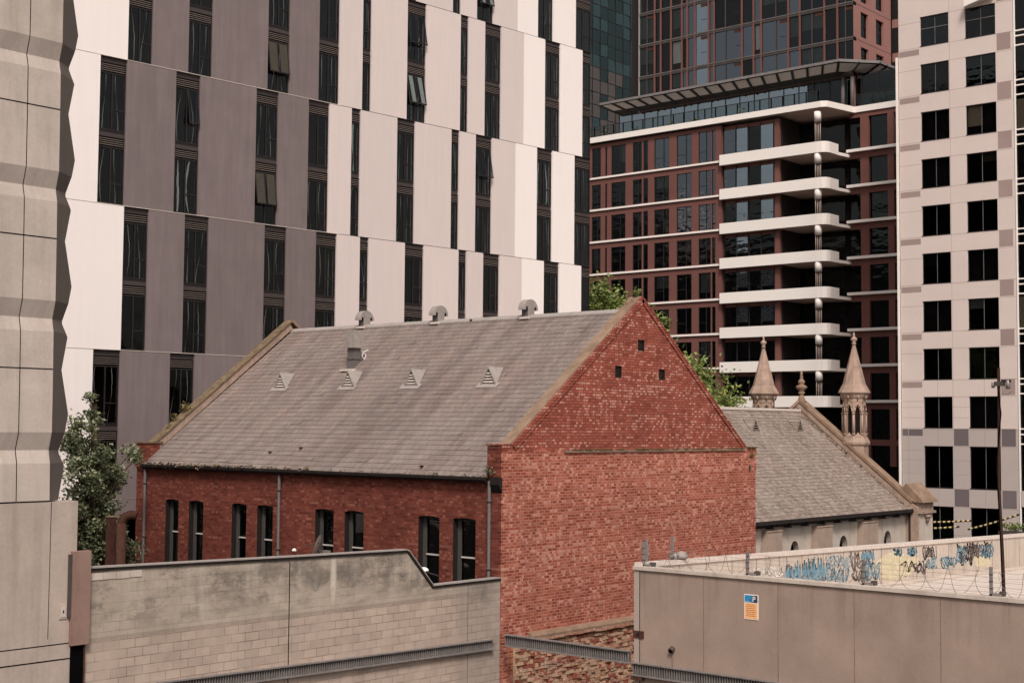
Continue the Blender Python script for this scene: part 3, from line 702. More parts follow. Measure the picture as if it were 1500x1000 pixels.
sd_ = 0
for r, pat, pend, split in rows:
    z0, z1 = rowz[r], rowz[r+1]; g_ = .013
    edges = []; cur = -4.5
    for a, b in pat: edges.append((cur, a)); cur = b
    edges.append((cur, pend))
    for a, b in edges:
        if r == 0 and a > 9: continue
        segs = [(a, b)]
        if a < split < b: segs = [(a, split-.0), (split, b)]
        for (a1, b1) in segs:
            c1 = (a1+b1)/2
            k = 'p_white' if (c1 > 26 or c1 < (1.3 if r in (0, 2, 4) else 2.5)) else ('p_light' if c1 > 13.2 else 'p_dark')
            m = MB(); m.box(a1+.006, b1-(.0 if b1 == split else .006), 0 if k != 'p_white' else -.004, .3, z0+g_, z1-g_, k); build(m, 'cladding_panel', tw, local=True)
    for a, b in pat:
        if r == 0 and a > 9: continue
        zm = (z0+z1)/2-.02
        sd_ += 1
        tower_window(a, b, z0, zm, sd_*2, SPECIAL.get((r, a, 0)))
        if r < 4: tower_window(a, b, zm, z1, sd_*2+1, SPECIAL.get((r, a, 1)))
    if r > 0:
        zm = (z0+z1)/2-.02
        tower_window(pend, END, z0, zm, 900+r)
        if r < 4: tower_window(pend, END, zm, z1, 950+r)
m = MB(); m.box(-5, END-.02, .95, 16, 7.1, 45, 'dark'); m.box(-5, END, .30, 1, 7.14, 7.94, 'p_dark'); m.box(END-.1, END, .16, 16, 7.1, 45, 'bronze')
m.box(-5, END-.02, .31, .94, 38.4, 38.6, 'dark')
m.box(-5, 30, 4, 15, 0, 7.1, 'black')
build(m, 'core', tw, local=True)
m = MB(); m.box(-5, END, .0, .28, 7.15, 7.93, 'p_dark'); build(m, 'fascia', tw, local=True)
m = MB()
for z in rowz[1:5]: m.box(-4.5, 14.0, -.014, .1, z-.012, z+.010, 'flash'); m.box(14.0, END, .02, .1, z-.012, z+.012, 'bronze')
m.box(-4.5, 14, -.014, .1, 7.935, 7.947, 'flash')
build(m, 'flashing', tw, local=True)

# ================================================================== CHURCH
ch = thing('stone_church', 'pale stone church with slate nave roof and two spired turrets, right of the hall', 'church', (26, 5.2, 0))
CY, RYc, ZE, ZC, XG = 5.22, 11.15, 7.15, 12.02, 36.6
RC = (ZC-ZE)/(RYc-4.95)
m = MB()
lan = []
for bx_ in (25.58, 30.08, 34.6):
    pts = [(bx_-.42, 2.5), (bx_+.42, 2.5), (bx_+.42, 5.35)]
    for i in range(1, 7): t = i/6; pts.append((bx_+.42*math.cos(t*math.pi/2)**.8 if t < 1 else bx_, 5.35+.78*math.sin(t*math.pi/2)))
    for i in range(5, 0, -1): t = i/6; pts.append((bx_-.42*math.cos(t*math.pi/2)**.8, 5.35+.78*math.sin(t*math.pi/2)))
    pts.append((bx_-.42, 5.35)); lan.append(pts)
m.holed([(15, 0), (36.75, 0), (36.75, 7.2), (15, 7.2)], lan, lambda u, v, d: (u, CY+d, v), 'stone_pale', .3)
build(m, 'nave_wall', ch)
m = MB(); m.box(15, 36.7, 16.9, 17.1, 0, 7.2, 'stone_pale'); build(m, 'rear_wall', ch)
for bx_ in (25.58, 30.08, 34.6):
    m = MB(); m.box(bx_-.5, bx_+.5, CY+.28, CY+.3, 2.4, 6.2, 'black'); m.box(bx_-.02, bx_+.02, CY+.22, CY+.27, 2.5, 6.1, 'stone'); build(m, 'lancet_window', ch)
for px_ in (1126, 1199.5, 1266.5):
    m = MB(); zt = 6.66; dpt = .34; yb_ = CY-dpt
    a, b = on(px_, 778, 1, yb_).x, on(px_+20, 778, 1, yb_).x; a2 = a-.30
    m.prism([(a2, 4.6), (b+.0, 4.6), (b, zt), (a, zt)], 1, yb_, CY, 'buttress'); m.prism([(a2-.5, 0), (b+.1, 0), (b, 4.6), (a2, 4.6)], 1, yb_-.1, CY, 'buttress')
    m.prism([(a-.02, zt), (b+.02, zt), (b+.01, zt+.05), (a-.01, zt+.05)], 1, yb_-.03, CY, 'stone')
    m.prism([(b+.01, zt-.3), (b+.3, 4.2), (b+.02, 4.2)], 1, CY-.08, CY, 'gutter')
    build(m, 'buttress', ch)
m = MB(); NCc = 34
for i in range(NCc):
    y0, y1 = 4.90+(RYc-4.90)*i/NCc, 4.90+(RYc-4.90)*(i+1)/NCc; z = lambda y: ZE+RC*(y-4.95)
    for j in range(24):
        a, b = 15+(XG-15)*j/24, 15+(XG-15)*(j+1)/24; l_ = .018*(.7+.6*random.random())
        m.face([(a, y0, z(y0)+l_), (b, y0, z(y0)+l_), (b, y1, z(y1)), (a, y1, z(y1))], 'slate_church'); m.face([(a, y0, z(y0)), (b, y0, z(y0)), (b, y0, z(y0)+l_), (a, y0, z(y0)+l_)], 'slate_church')
m.face([(15, RYc, ZC), (XG, RYc, ZC), (XG, 17.4, ZE), (15, 17.4, ZE)], 'slate_church')
croof = build(m, 'roof', ch)
m = MB(); m.box(15, XG-.1, RYc-.13, RYc+.13, ZC-.04, ZC+.09, 'flash'); build(m, 'ridge_cap', croof)
for px in (1106, 1171):
    p = on(px, 626, 1, 8); nn = Vector((0, -RC, 1)); d = ray(px, 631); t = (Vector((0, 4.95, ZE))-CAM).dot(nn)/d.dot(nn); p = CAM+d*t
    m = MB(); hw, h = .34, .56; yb = p.y+h/RC
    m.face([(p.x-hw, p.y, p.z), (p.x+hw, p.y, p.z), (p.x, p.y, p.z+h)], 'black')
    for q in (-1, 1):
        m.face([(p.x+q*(hw+.04), p.y-.05, p.z), (p.x, p.y-.05, p.z+h+.05), (p.x, yb, p.z+h+.05)], 'slate_church')
        m.prism([(p.x+q*(hw+.04), p.z), (p.x, p.z+h+.05), (p.x, p.z+h-.02), (p.x+q*(hw-.03), p.z)], 1, p.y-.06, p.y-.01, 'stone')
    for i in range(3): z = p.z+.05+i*.12; w_ = hw*(1-(z-p.z)/h); m.box(p.x-w_, p.x+w_, p.y-.04, p.y, z, z+.04, 'zinc')
    build(m, 'roof_vent', croof)
m = MB(); m.prism([(4.86, ZE-.02), (4.80, ZE-.02), (4.78, ZE-.17), (4.95, ZE-.22), (4.98, ZE-.02)], 0, 15, 36.75, 'gutter'); m.box(15, 36.75, 4.95, CY, ZE-.3, ZE-.06, 'gutter')
for i in range(14): m.box(15.6+i*1.5, 15.72+i*1.5, 4.84, CY, ZE-.38, ZE-.2, 'gutter')
build(m, 'gutter', ch)
m = MB(); m.rod((36.66, 5.02, ZE-.1), (36.66, 5.02, 0), .09, 'gutter', n=10); m.rod((37.0, 4.9, 7.1), (37.35, 4.7, 5.3), .06, 'stone_pale', n=8); build(m, 'downpipe', ch)
# gable parapet and coping
m = MB(); gy = [(4.95, 7.45), (RYc, 12.45), (17.3, 7.45)]
m.prism([(4.6, 0), (4.6, 7.2)] + gy + [(17.6, 7.2), (17.6, 0)], 0, XG, XG+.45, 'stone'); build(m, 'gable_wall', ch)
m = MB()
def crk(p, q, th, x0, x1, k, mm, lift):
    d = Vector((q[0]-p[0], q[1]-p[1])); d.normalize(); nn = Vector((-d.y, d.x)); nn = nn if nn.y > 0 else -nn
    a = Vector(p)+nn*lift; b = Vector(q)+nn*lift
    mm.prism([(a.x, a.y), (b.x, b.y), (b.x-nn.x*th, b.y-nn.y*th), (a.x-nn.x*th, a.y-nn.y*th)], 0, x0, x1, k)
crk((4.9, 7.42), (RYc, 12.45), .14, XG-.08, XG+.55, 'coping', m, .15); crk((RYc, 12.45), (17.3, 7.45), .14, XG-.08, XG+.55, 'stone', m, .15)
crk((4.9, 7.42), (RYc, 12.45), .2, XG-.05, XG, 'stone', m, -.05)
build(m, 'coping', ch)
m = MB(); rq = random.Random(31)
for _ in range(260):
    y = rq.uniform(5.1, 10.9); z = ZE+RC*(y-4.95)+.035; x = XG-.12-abs(rq.gauss(0, .16)); q = rq.uniform(.03, .10)
    m.face([(x, y, z), (x-q, y+.01, z+.01), (x-q*1.2, y+q*.8, z+q*.8*RC+.02), (x, y+q*.8, z+q*.8*RC+.01)], rq.choice(['lichen', 'gutter', 'stone', 'coping']))
mo = build(m, 'moss_line', ch); mo['kind'] = 'stuff'
m = MB(); m.lathe((XG+.2, RYc), [(.26, 12.4), (.20, 12.6), (.13, 12.8), (.10, 12.88), (.19, 12.96), (.17, 13.02), (.12, 13.08), (.28, 13.2), (.31, 13.28), (.24, 13.36), (.11, 13.4), (.18, 13.5), (.19, 13.58), (.11, 13.68), (.06, 13.74), (.10, 13.82), (.05, 13.9), (.08, 13.98), (.03, 14.14)], 'stone', 14)
for ci in range(len(m.mats)): m.mats[ci] = 'coping'
build(m, 'finial', ch)
# kneeler pier with little gabled cap
m = MB(); m.box(36.75, 38.25, 4.55, 5.9, 0, 6.9, 'stone_pale'); m.box(36.65, 38.35, 4.4, 6.0, 6.9, 7.02, 'stone'); m.box(36.8, 38.25, 4.5, 5.9, 7.02, 7.45, 'stone')
m.prism([(4.3, 7.45), (4.36, 7.58), (5.2, 8.38), (6.04, 7.58), (6.1, 7.45)], 0, 36.65, 38.4, 'coping'); m.prism([(4.7, 7.6), (5.2, 8.1), (5.7, 7.6)], 0, 38.401, 38.43, 'stone')
for z, r_ in ((6.75, .2), (6.6, .13)): m.lathe((37.5, 4.5), [(r_*.6, z-.15), (r_, z), (r_, z+.06)], 'stone', 10)
build(m, 'corner_pier', ch)
def turret(cx, cy, vis):
    m_ = MB(); r8 = R(22.5); c = (cx, cy)
    m_.lathe(c, [(.70, 5), (.70, 9.42), (.78, 9.47), (.78, 9.56), (.70, 9.62), (.70, 10.22), (.78, 10.28), (.80, 10.40), (.64, 10.70), (.62, 10.78)], 'stone', 8, False, r8)
    m_.lathe(c, [(.46, 10.78), (.46, 12.5)], 'dark', 8, False, r8)
    m_.lathe(c, [(.56, 12.42), (.60, 12.46), (.60, 12.64), (.66, 12.70), (.72, 12.82), (.72, 12.94)], 'stone', 8, False, r8)
    m_.lathe(c, [(.82, 12.94), (.82, 12.99), (.62, 13.36), (.60, 13.38), (.08, 15.42), (.06, 15.46)], 'stone', 8, False, r8)
    m_.lathe(c, [(.07, 15.42), (.12, 15.5), (.12, 15.54), (.06, 15.58), (.16, 15.7), (.18, 15.77), (.10, 15.84), (.05, 15.88), (.07, 15.93), (.03, 16.1)], 'stone', 10)
    for i in range(8):                   # colonnettes at the corners, pointed arches between
        a = r8+i*math.pi/4; a2 = a+math.pi/4; R_ = .60
        p = Vector((cx+R_*math.cos(a), cy+R_*math.sin(a), 0)); q = Vector((cx+R_*math.cos(a2), cy+R_*math.sin(a2), 0))
        m_.rod((p.x, p.y, 10.78), (p.x, p.y, 11.86), .05, 'stone', n=8); m_.rod((p.x, p.y, 11.84), (p.x, p.y, 11.92), .075, 'stone', n=8)
        m_.rod((p.x, p.y, 10.78), (p.x, p.y, 10.86), .075, 'stone', n=8)
        mid = (p+q)/2; nrm = Vector((math.cos(a+math.pi/8), math.sin(a+math.pi/8), 0)); L = (q-p).length; tt = (q-p)/L
        hole = [(.09, 10.82), (L-.09, 10.82), (L-.09, 11.88), (L-.13, 12.1), (L/2, 12.32), (.13, 12.1), (.09, 11.88)]
        out_ = [(0, 10.8), (L, 10.8), (L, 12.5), (0, 12.5)]
        m_.holed(out_, [hole], lambda u, v, d: tuple(p+tt*u-nrm*(d+.02)+Vector((0, 0, v))), 'stone', .12)
        for (u0, v0, u1, v1) in ((.04, 11.92, .10, 12.17), (.10, 12.17, L/2, 12.46), (L/2, 12.46, L-.10, 12.17), (L-.10, 12.17, L-.04, 11.92)):
            m_.rod(tuple(p+tt*u0+nrm*.015+Vector((0, 0, v0))), tuple(p+tt*u1+nrm*.015+Vector((0, 0, v1))), .03, 'stone', n=6)
        m_.rod(tuple(mid+nrm*.08+Vector((0, 0, 12.62))), tuple(mid+nrm*.13+Vector((0, 0, 12.80))), .05, 'stone', n=6)
        ap = mid+nrm*.02; m_.face([tuple(p+tt*.06+nrm*.07+Vector((0, 0, 10.68))), tuple(q-tt*.06+nrm*.07+Vector((0, 0, 10.68))), tuple(mid+nrm*.0+Vector((0, 0, 10.92)))], 'stone')
    return build(m_, 'turret', ch)
turret(37.25, 8.32, True); turret(37.25, 13.72, False)

# ================================================================== BROWN APARTMENT BUILDING
XB = 77.55
br = thing('apartment_block', 'oxide red apartment block with long white balcony bands, behind the church', 'building', (XB, 40, 0))
fl = [38.62, 35.05, 31.96, 28.86, 25.73, 22.62, 19.52, 16.45, 13.38, 10.3]
YL, YM, YC, XR2 = 66, 42.05, 31.3, 81.0
m = MB()
bays = [(866.5, 879.7), (886, 889), (895, 916), (926.5, 940), (942, 949), (958, 980), (991, 1013), (1023, 1041), (1042.5, 1048)]
bays_y = [(on(b, 345, 0, XB).y, on(a, 345, 0, XB).y) for a, b in bays]
holes = []
for k in range(1, len(fl)):
    zf = fl[k]; zt = (fl[k-1]-zf)
    for (a, b) in bays_y: holes.append(rect(a, b, zf+.13, zf+zt-.62))
m.holed([(YM, 8), (YL, 8), (YL, 38.35), (YM, 38.35)], holes, lambda u, v, d: (XB+d, u, v), 'redclad', .14)
m.box(XB+.03, 90, YM, YM+.01, 8, 38.3, 'redclad')
build(m, 'wall', br)
m = MB(); m.box(XB+1.6, 95, 36.2, YL, 0, 38.2, 'dark'); m.box(XR2+1.0, 95, YC, 36.2, 0, 38.2, 'dark'); m.box(XB+.36, XB+1.6, YM, YL, 0, 8, 'dark')
for z in fl: m.box(XB+.38, XB+1.6, YM+.02, YL, z-.5, z-.05, 'dark')
m.box(XR2+.9, 95, 18, YC-.001, 0, 38.2, 'dark')
build(m, 'core', br)
n_ = 0
for k in range(1, len(fl)-1):
    zf = fl[k]; zt = (fl[k-1]-zf)
    for i, (a, b) in enumerate(bays_y):
        rr = random.Random(k*50+i); m = MB(); z0, z1 = zf+.13, zf+zt-.62
        wide = b-a > .8
        m.box(XB+.06, XB+.13, a, a+.06, z0, z1, 'bronze'); m.box(XB+.06, XB+.13, b-.06, b, z0, z1, 'bronze'); m.box(XB+.06, XB+.13, a+.06, b-.06, z1-.05, z1, 'bronze')
        m.box(XB+.06, XB+.13, a+.06, b-.06, z0, z0+.05, 'bronze')
        if wide: m.box(XB+.06, XB+.13, a+(b-a)*.38-.03, a+(b-a)*.38+.03, z0+.05, z1-.05, 'bronze'); m.box(XB+.07, XB+.12, a+(b-a)*.38+.03, b-.06, z0+.95, z0+.99, 'bronze')
        w_ = build(m, 'window', br)
        kk = 'glass_tint' if k > 3 else ('glass_blue' if (i > 5 and k < 4) else ('glass_blue' if rr.random() < .12 else 'glass_tint'))
        if i < 2 and rr.random() < .7: kk = 'glass_tint'
        m = MB(); m.box(XB+.10, XB+.105, a+.06, b-.06, z0+.05, z1-.05, kk)
        if rr.random() < .35: m.box(XB+.2, XB+.21, a+.06, b-(b-a)*rr.choice([.1, .5]), z0+rr.uniform(.3, 1.3), z1, 'curtain')
        build(m, 'pane', w_)
m = MB()
for z in fl[1:]: m.box(XB-.14, XB-.002, YM, YL, z-.09, z+.08, 'white')
build(m, 'floor_edge', br)
# balcony zone
def bal_poly(x, off=0): return [(x+off, YM-.02), (x+off, YC+1.0), (x+off+.06, YC+.55), (x+off+.30, YC+.22), (x+off+.65, YC+.1), (79.4, YC+.1)]
for k in range(0, len(fl)-1):
    zf = fl[k]
    m = MB(); topf = (k == 0)
    z0, z1 = (zf-.12, zf+.40) if topf else (zf-.42, zf+.52)
    pts = bal_poly(XB-.35) if not topf else [(XB-.35, YL), (XB-.35, YC+.6), (XB-.1, YC+.1), (81.0, YC-.6), (81.0, 20)]
    inn = [(p[0]+.18, p[1]+(.0 if i == 0 else .12)) for i, p in enumerate(pts)]
    if not topf: inn[-1] = (79.4, YC+.28)
    for (p, q, pi_, qi) in zip(pts[:-1], pts[1:], inn[:-1], inn[1:]):
        m.face([(p[0], p[1], z0), (p[0], p[1], z1), (q[0], q[1], z1), (q[0], q[1], z0)], 'white')
        m.face([(pi_[0], pi_[1], z0+.3), (pi_[0], pi_[1], z1), (qi[0], qi[1], z1), (qi[0], qi[1], z0+.3)], 'white')
        m.face([(p[0], p[1], z1), (pi_[0], pi_[1], z1), (qi[0], qi[1], z1), (q[0], q[1], z1)], 'white')
    if not topf:
        p = pts[-1]; m.face([(p[0], p[1], z0), (p[0], p[1], z1), (p[0], p[1]+.18, z1), (p[0], p[1]+.18, z0)], 'white')
        m.face([(pts[0][0], pts[0][1], z0), (pts[0][0], pts[0][1], z1), (inn[0][0], inn[0][1], z1), (inn[0][0], inn[0][1], z0)], 'white')
    build(m, 'balcony_front', br)
    # slab with thin edge behind and beyond the upstand
    m = MB(); sl = pts[:-1] + [(81.3, YC+.1 if not topf else YC-.6)]
    if topf: sl = pts[:-1] + [(81.0, 20)]
    sp_ = sl + ([(82, YC+.1), (82, YM-.02)] if not topf else [(95, 20), (95, YL)])
    sp_ = [(x+.004, y) for x, y in sp_]
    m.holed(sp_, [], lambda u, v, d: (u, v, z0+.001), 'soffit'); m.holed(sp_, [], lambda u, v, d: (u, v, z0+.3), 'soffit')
    if not topf: m.prism([(79.41, YC+.1), (81.0, YC-.15), (81.2, YC-.15), (81.2, YC+.3), (79.41, YC+.3)], 2, z0+.005, z0+.26, 'white')
    build(m, 'balcony_slab', br)
    # recessed wing on the right: thin floor edge, windows, red piers
    if k > 0:
        m = MB(); m.box(XR2-.3, XR2, 20, YC+.05, zf-.02, zf+.22, 'white'); build(m, 'floor_edge', br)
zpairs = list(zip(fl[1:], fl[:-1]))
m = MB()
for a, b in ((1260, 1272), (1300, 1309)):
    y1, y0 = on(a, 300, 0, XR2).y, on(b, 300, 0, XR2).y
    m.box(XR2+.1, XR2+.5, y0, y1, 8, 38.3, 'redclad')
for zf in fl: m.box(XR2+.12, XR2+.6, 20, YC-.05, zf-.55, zf-.05, 'redclad')
build(m, 'pier', br, label='oxide red piers of the recessed wing')
m = MB(); m.box(XR2+.40, XR2+.405, 20, YC-.02, 8, 38.1, 'glass_tint'); build(m, 'glazing', br)
rr = random.Random(5)
for zf, zu in zpairs[:-1]:
    m = MB()                                         # window wall behind the balcony front
    ys = [41.9, 40.6, 39.35, 38.1, 36.75]
    for a in ys: m.box(XB+.25, XB+.36, a-.05, a+.05, zf, zu-.45, 'bronze')
    m.box(XB+.25, XB+.36, 36.7, 41.95, zu-.75, zu-.42, 'redclad')
    m.box(XB+.15, XB+.45, 36.2, 36.68, zf, zu-.42, 'redclad')
    w_ = build(m, 'window_wall', br)
    m = MB()
    for j, (a, b) in enumerate(zip(ys[:-1], ys[1:])):
        hi_ = zf > 26
        blue = (j in (0, 1, 3) and hi_ and not (rr.random() < .12)) or (j in (1, 3) and 18 < zf and rr.random() < .75)
        zz = zf+.95 if blue and not hi_ else zf+.3
        m.box(XB+.30, XB+.305, b+.05, a-.05, zf+.3, zu-.75, 'glass_tint')
        if blue: m.box(XB+.18, XB+.19, b+.08, a-.06, zz, zu-.80, 'glass_sky' if j in (1, 3) else 'glass_blue')
    build(m, 'pane', w_)
    m = MB(); m.box(XR2+.1, XR2+.14, YC+.4, 36.2, zf+.3, zu-.5, 'glass'); m.box(XB+.46, XR2+.1, 36.12, 36.18, zf, zu-.4, 'bronze'); build(m, 'balcony_recess', br)
    m = MB(); cx, cy = XB-.02, 32.35
    m.rod((cx, cy, zu-1.25), (cx, cy, zu-.42), .30, 'white', n=20)
    for q in (-.22, -.07, .08, .22): m.rod((cx+q*.65, cy-q*.75, zf+.4), (cx+q*.65, cy-q*.75, zu-1.25), .035, 'soffit', n=6)
    m.rod((cx, cy, zf), (cx, cy, zf+.4), .30, 'white', n=20)
    build(m, 'column', br)
# roof terrace: glass rail, penthouse glazing, raked canopy
m = MB(); zT = 39.02; ye = [YL, 32.2]; 
m.box(XB+.1, XB+.12, 32.2, YL, zT-.2, zT+1.0, 'rail_glass'); m.box(81.2, 81.22, 20, 30.6, zT-.2, zT+1.0, 'rail_glass')
rail = build(m, 'glass_balustrade', br)
m = MB(); y = 32.3
while y < 58: m.box(XB+.04, XB+.10, y, y+.09, zT-.3, zT+1.06, 'black'); y += 1.15
y = 21
while y < 30.5: m.box(81.14, 81.18, y, y+.06, zT-.3, zT+1.06, 'bronze'); y += 1.15
m.box(XB+.05, XB+.13, 32.2, YL, zT+1.03, zT+1.09, 'bronze'); m.box(81.15, 81.2, 20, 30.6, zT+1.03, zT+1.09, 'bronze')
build(m, 'rail_post', rail)
for y in (55.9, 52.3, 47.9, 45.2, 40.5):
    m = MB(); leaves(m, (XB+.9, y, zT+.45), (.3, .5, .35), 50, .2, 'leaf_dark', 3); m.box(XB+.6, XB+1.2, y-.9, y+.9, zT-.4, zT+.25, 'redclad_pale'); build(m, 'planter', br)
XU = 82.0
m = MB(); 
yy = 57.0
while yy > 24:
    m.box(XU+.3, XU+.38, yy-.04, yy+.04, 38.6, 42.2, 'bronze'); yy -= 1.55
m.box(XU+.34, XU+.36, 36, 57, 38.6, 42.2, 'glass_sky'); m.box(XU+.34, XU+.36, 24, 35.9, 38.6, 42.2, 'glass_tint'); m.box(XU+.9, XU+1.0, 24, 57, 38.6, 42.2, 'dark')
build(m, 'penthouse_glazing', br)
m = MB(); 
for yq in (31.25, 32.15): m.rod((81.7, yq, 38.6), (81.7, yq, 41.9), .17, 'zinc_dark', n=12)
build(m, 'terrace_column', br)
# canopy: front edge z 43, ribs running back and down to the wall
m = MB(); edge = [(80.1, 57.8), (79.75, 31.5), (82.6, 29.0), (86.5, 28.9)]
inner_ = [(82.4, 56.5), (82.4, 33.2), (84.0, 32.0), (87, 31.9)]
ZF_, ZI = 43.0, 42.15
for (p, q, a, b) in zip(edge[:-1], edge[1:], inner_[:-1], inner_[1:]):
    m.face([(p[0], p[1], ZF_+.12), (q[0], q[1], ZF_+.12), (b[0], b[1], ZF_-.3), (a[0], a[1], ZF_-.3)], 'dkgrey')
    m.face([(p[0], p[1], ZF_-.12), (q[0], q[1], ZF_-.12), (q[0], q[1], ZF_+.12), (p[0], p[1], ZF_+.12)], 'galv')
    pm = [(p[0]+(a[0]-p[0])*t, p[1]+(a[1]-p[1])*t) for t in (.08, .55, .6)]; qm = [(q[0]+(b[0]-q[0])*t, q[1]+(b[1]-q[1])*t) for t in (.08, .55, .6)]
    zz = lambda t: ZF_-.1+(ZI-ZF_)*t
    m.face([(pm[0][0], pm[0][1], zz(.08)), (qm[0][0], qm[0][1], zz(.08)), (qm[1][0], qm[1][1], zz(.55)), (pm[1][0], pm[1][1], zz(.55))], 'canopy_panel')
    m.face([(pm[1][0], pm[1][1], zz(.55)), (qm[1][0], qm[1][1], zz(.55)), (b[0], b[1], ZI-.2), (a[0], a[1], ZI-.2)], 'dkgrey')
M['dkgrey'] = plain('dark_grey_paint', S(42, 44, 44), .6, .3)
M['canopy_panel'] = plain('canopy_sheet', S(196, 198, 196), .6, .3)
cano = build(m, 'canopy', br)
m = MB()
for (p, q, a, b, cnt) in zip(edge[:-1], edge[1:], inner_[:-1], inner_[1:], (17, 2, 3)):
    for i in range(cnt+1):
        t = i/cnt; f0 = Vector((p[0]+(q[0]-p[0])*t, p[1]+(q[1]-p[1])*t, ZF_)); f1 = Vector((a[0]+(b[0]-a[0])*t, a[1]+(b[1]-a[1])*t, ZI))
        sd2 = Vector((0, .12, 0)) if q[1] < p[1]-3 else Vector((.12, .06, 0))
        for s2 in (-1, 1): m.face([tuple(f0+sd2*s2), tuple(f1+sd2*s2+Vector((0, 0, -.1))), tuple(f1+sd2*s2+Vector((0, 0, -.18))), tuple(f0+sd2*s2+Vector((0, 0, -.22)))], 'dkgrey')
        m.face([tuple(f0-sd2+Vector((0, 0, -.22))), tuple(f0+sd2+Vector((0, 0, -.22))), tuple(f1+sd2+Vector((0, 0, -.18))), tuple(f1-sd2+Vector((0, 0, -.18)))], 'dkgrey')
build(m, 'canopy_rib', cano)
# upper tower of the same block
m = MB(); YU0, YU1 = 31.26, 54.4
m.box(XU+.6, 96, YU0+.3, YU1, 42, 60, 'dark'); m.box(XU+.9, 96, YU1, 55.9, 38.5, 60, 'bronze'); 
build(m, 'upper_core', br)
floors = [39.1, 42.28, 45.44, 48.6, 51.76, 54.9, 58]
mull = [52.49, 51.77, 50.56, 49.3, 48.67, 47.81, 46.27, 45.66, 42.6, 41.35, 40.55, 37.71, 36.53, 34.07, 32.79]
m = MB()
for z in floors: m.box(XU-.06, XU+.55, YU0, YU1, z-.22, z+.12, 'galv_dark'); m.box(XU-.10, XU-.06, YU0, YU1, z+.02, z+.07, 'galv')
m.box(XU-.08, XU+.4, YU1-.12, YU1, 42, 60, 'zinc')
build(m, 'floor_band', br)
m = MB()
for y in mull: m.box(XU-.08, XU+.1, y-.075, y+.075, 42, 60, 'redclad')
for y in (53.4, 44.4, 39.0, 35.3, 32.0): m.box(XU-.04, XU+.1, y-.04, y+.04, 42, 60, 'galv_dark')
build(m, 'mullion', br)
rr = random.Random(11); ym = [YU0]+sorted(mull)+[YU1]
m = MB()
for z0, z1 in zip(floors[:-1], floors[1:]):
    if z1 < 42.5: continue
    for a, b in zip(ym[:-1], ym[1:]):
        c_ = (a+b)/2
        kk = 'glass_blue' if 37 < c_ < 49 and rr.random() < .85 else ('glass_tint' if rr.random() < .6 else 'glass')
        if 46.3 < c_ < 47.7: kk = 'glass_sky'
        m.box(XU+.05, XU+.06, a, b, z0+.12, z1-.22, kk)
        if rr.random() < .3: m.box(XU+.2, XU+.21, a+.1, b-.1, z0+rr.uniform(.3, 1.6), z1-.3, 'curtain')
        if b-a > 1.4 and rr.random() < .6: m.box(XU+.035, XU+.05, a+.15, a+.9, z1-.6, z1-.3, 'rust'); m.box(XU+.03, XU+.04, a+.2, a+.85, z0+1.3, z0+1.34, 'bronze')
build(m, 'curtain_wall_glass', br)
holes = []
for z0, z1 in zip(floors[:-1], floors[1:]):
    for a, b in ((83.42, 84.84), (86.35, 87.85)): holes.append(rect(a, b, z0+.35, z1-.55))
m = MB(); m.holed([(XU, 38.6), (89.3, 38.6), (89.3, 60), (XU, 60)], holes, lambda u, v, d: (u, YU0+d, v), 'redclad_pale', .25)
m.box(89.3, 89.31, YU0, YU0+8, 38.6, 60, 'redclad_pale')
for z in floors: m.box(XU-.02, 89.3, YU0-.012, YU0, z-.03, z+.0, 'galv_dark')
sw = build(m, 'side_wall', br, label='pinkish red clad side wall of the upper storeys')
m = MB()
for h in holes: m.box(h[0][0], h[1][0], YU0+.22, YU0+.24, h[0][1], h[2][1], 'glass_tint'); m.box(h[0][0], h[1][0], YU0+.2, YU0+.22, h[0][1]+1.2, h[0][1]+1.26, 'bronze')
build(m, 'side_window', br)
m = MB(); m.box(90.2, 99, 30.2, 40, 38.6, 56.0, 'redclad_pale'); 
for z0, z1 in zip(floors[:-2], floors[1:-1]): m.box(90.19, 90.2, 30.25, 38, z0+.3, z1-.5, 'bronze'); m.box(90.6, 93.4, 30.18, 30.2, z0+.3, z1-.5, 'glass_tint')
build(m, 'rear_wing', br)

# ================================================================== TEAL GLASS TOWER (far, between the towers)
tt_ = thing('glass_tower', 'teal glass curtain wall tower glimpsed between the panelled tower and the red block', 'building', (104, 77.1, 0))
rr = random.Random(3); m = MB(); m.box(88, 116, 78.5, 95, 0, 75, 'black'); build(m, 'core', tt_)
m = MB(); x = 90.0
cols_ = []
while x < 115: cols_.append(x); x += 1.55
zs_ = [30+i*1.55 for i in range(30)]
for i, (a, b) in enumerate(zip(cols_[:-1], cols_[1:])):
    for j, (c1, c2) in enumerate(zip(zs_[:-1], zs_[1:])):
        kk = 'glass_teal' if rr.random() < .45 else 'glass_dim'
        if c1 < 54 and a < 110 and rr.random() < .8: kk = 'glass_beige'
        if c1 < 54 and a >= 110: kk = 'glass_dim'
        t1, t2 = rr.uniform(-.03, .03), rr.uniform(-.03, .03)
        m.face([(a+.03, 77.1+t1, c1+.03), (b-.03, 77.1-t1, c1+.03), (b-.03, 77.1+t2, c2-.03), (a+.03, 77.1-t2, c2-.03)], kk)
build(m, 'curtain_wall_glass', tt_)
m = MB()
for a in cols_: m.box(a-.03, a+.03, 77.05, 77.2, 20, 75, 'bronze')
for j, z in enumerate(zs_): m.box(90, 115, 77.04, 77.2, z-.04, z+.04, 'bronze')
m.box(112.2, 112.6, 76.9, 77.3, 20, 75, 'zinc')
build(m, 'mullion', tt_)

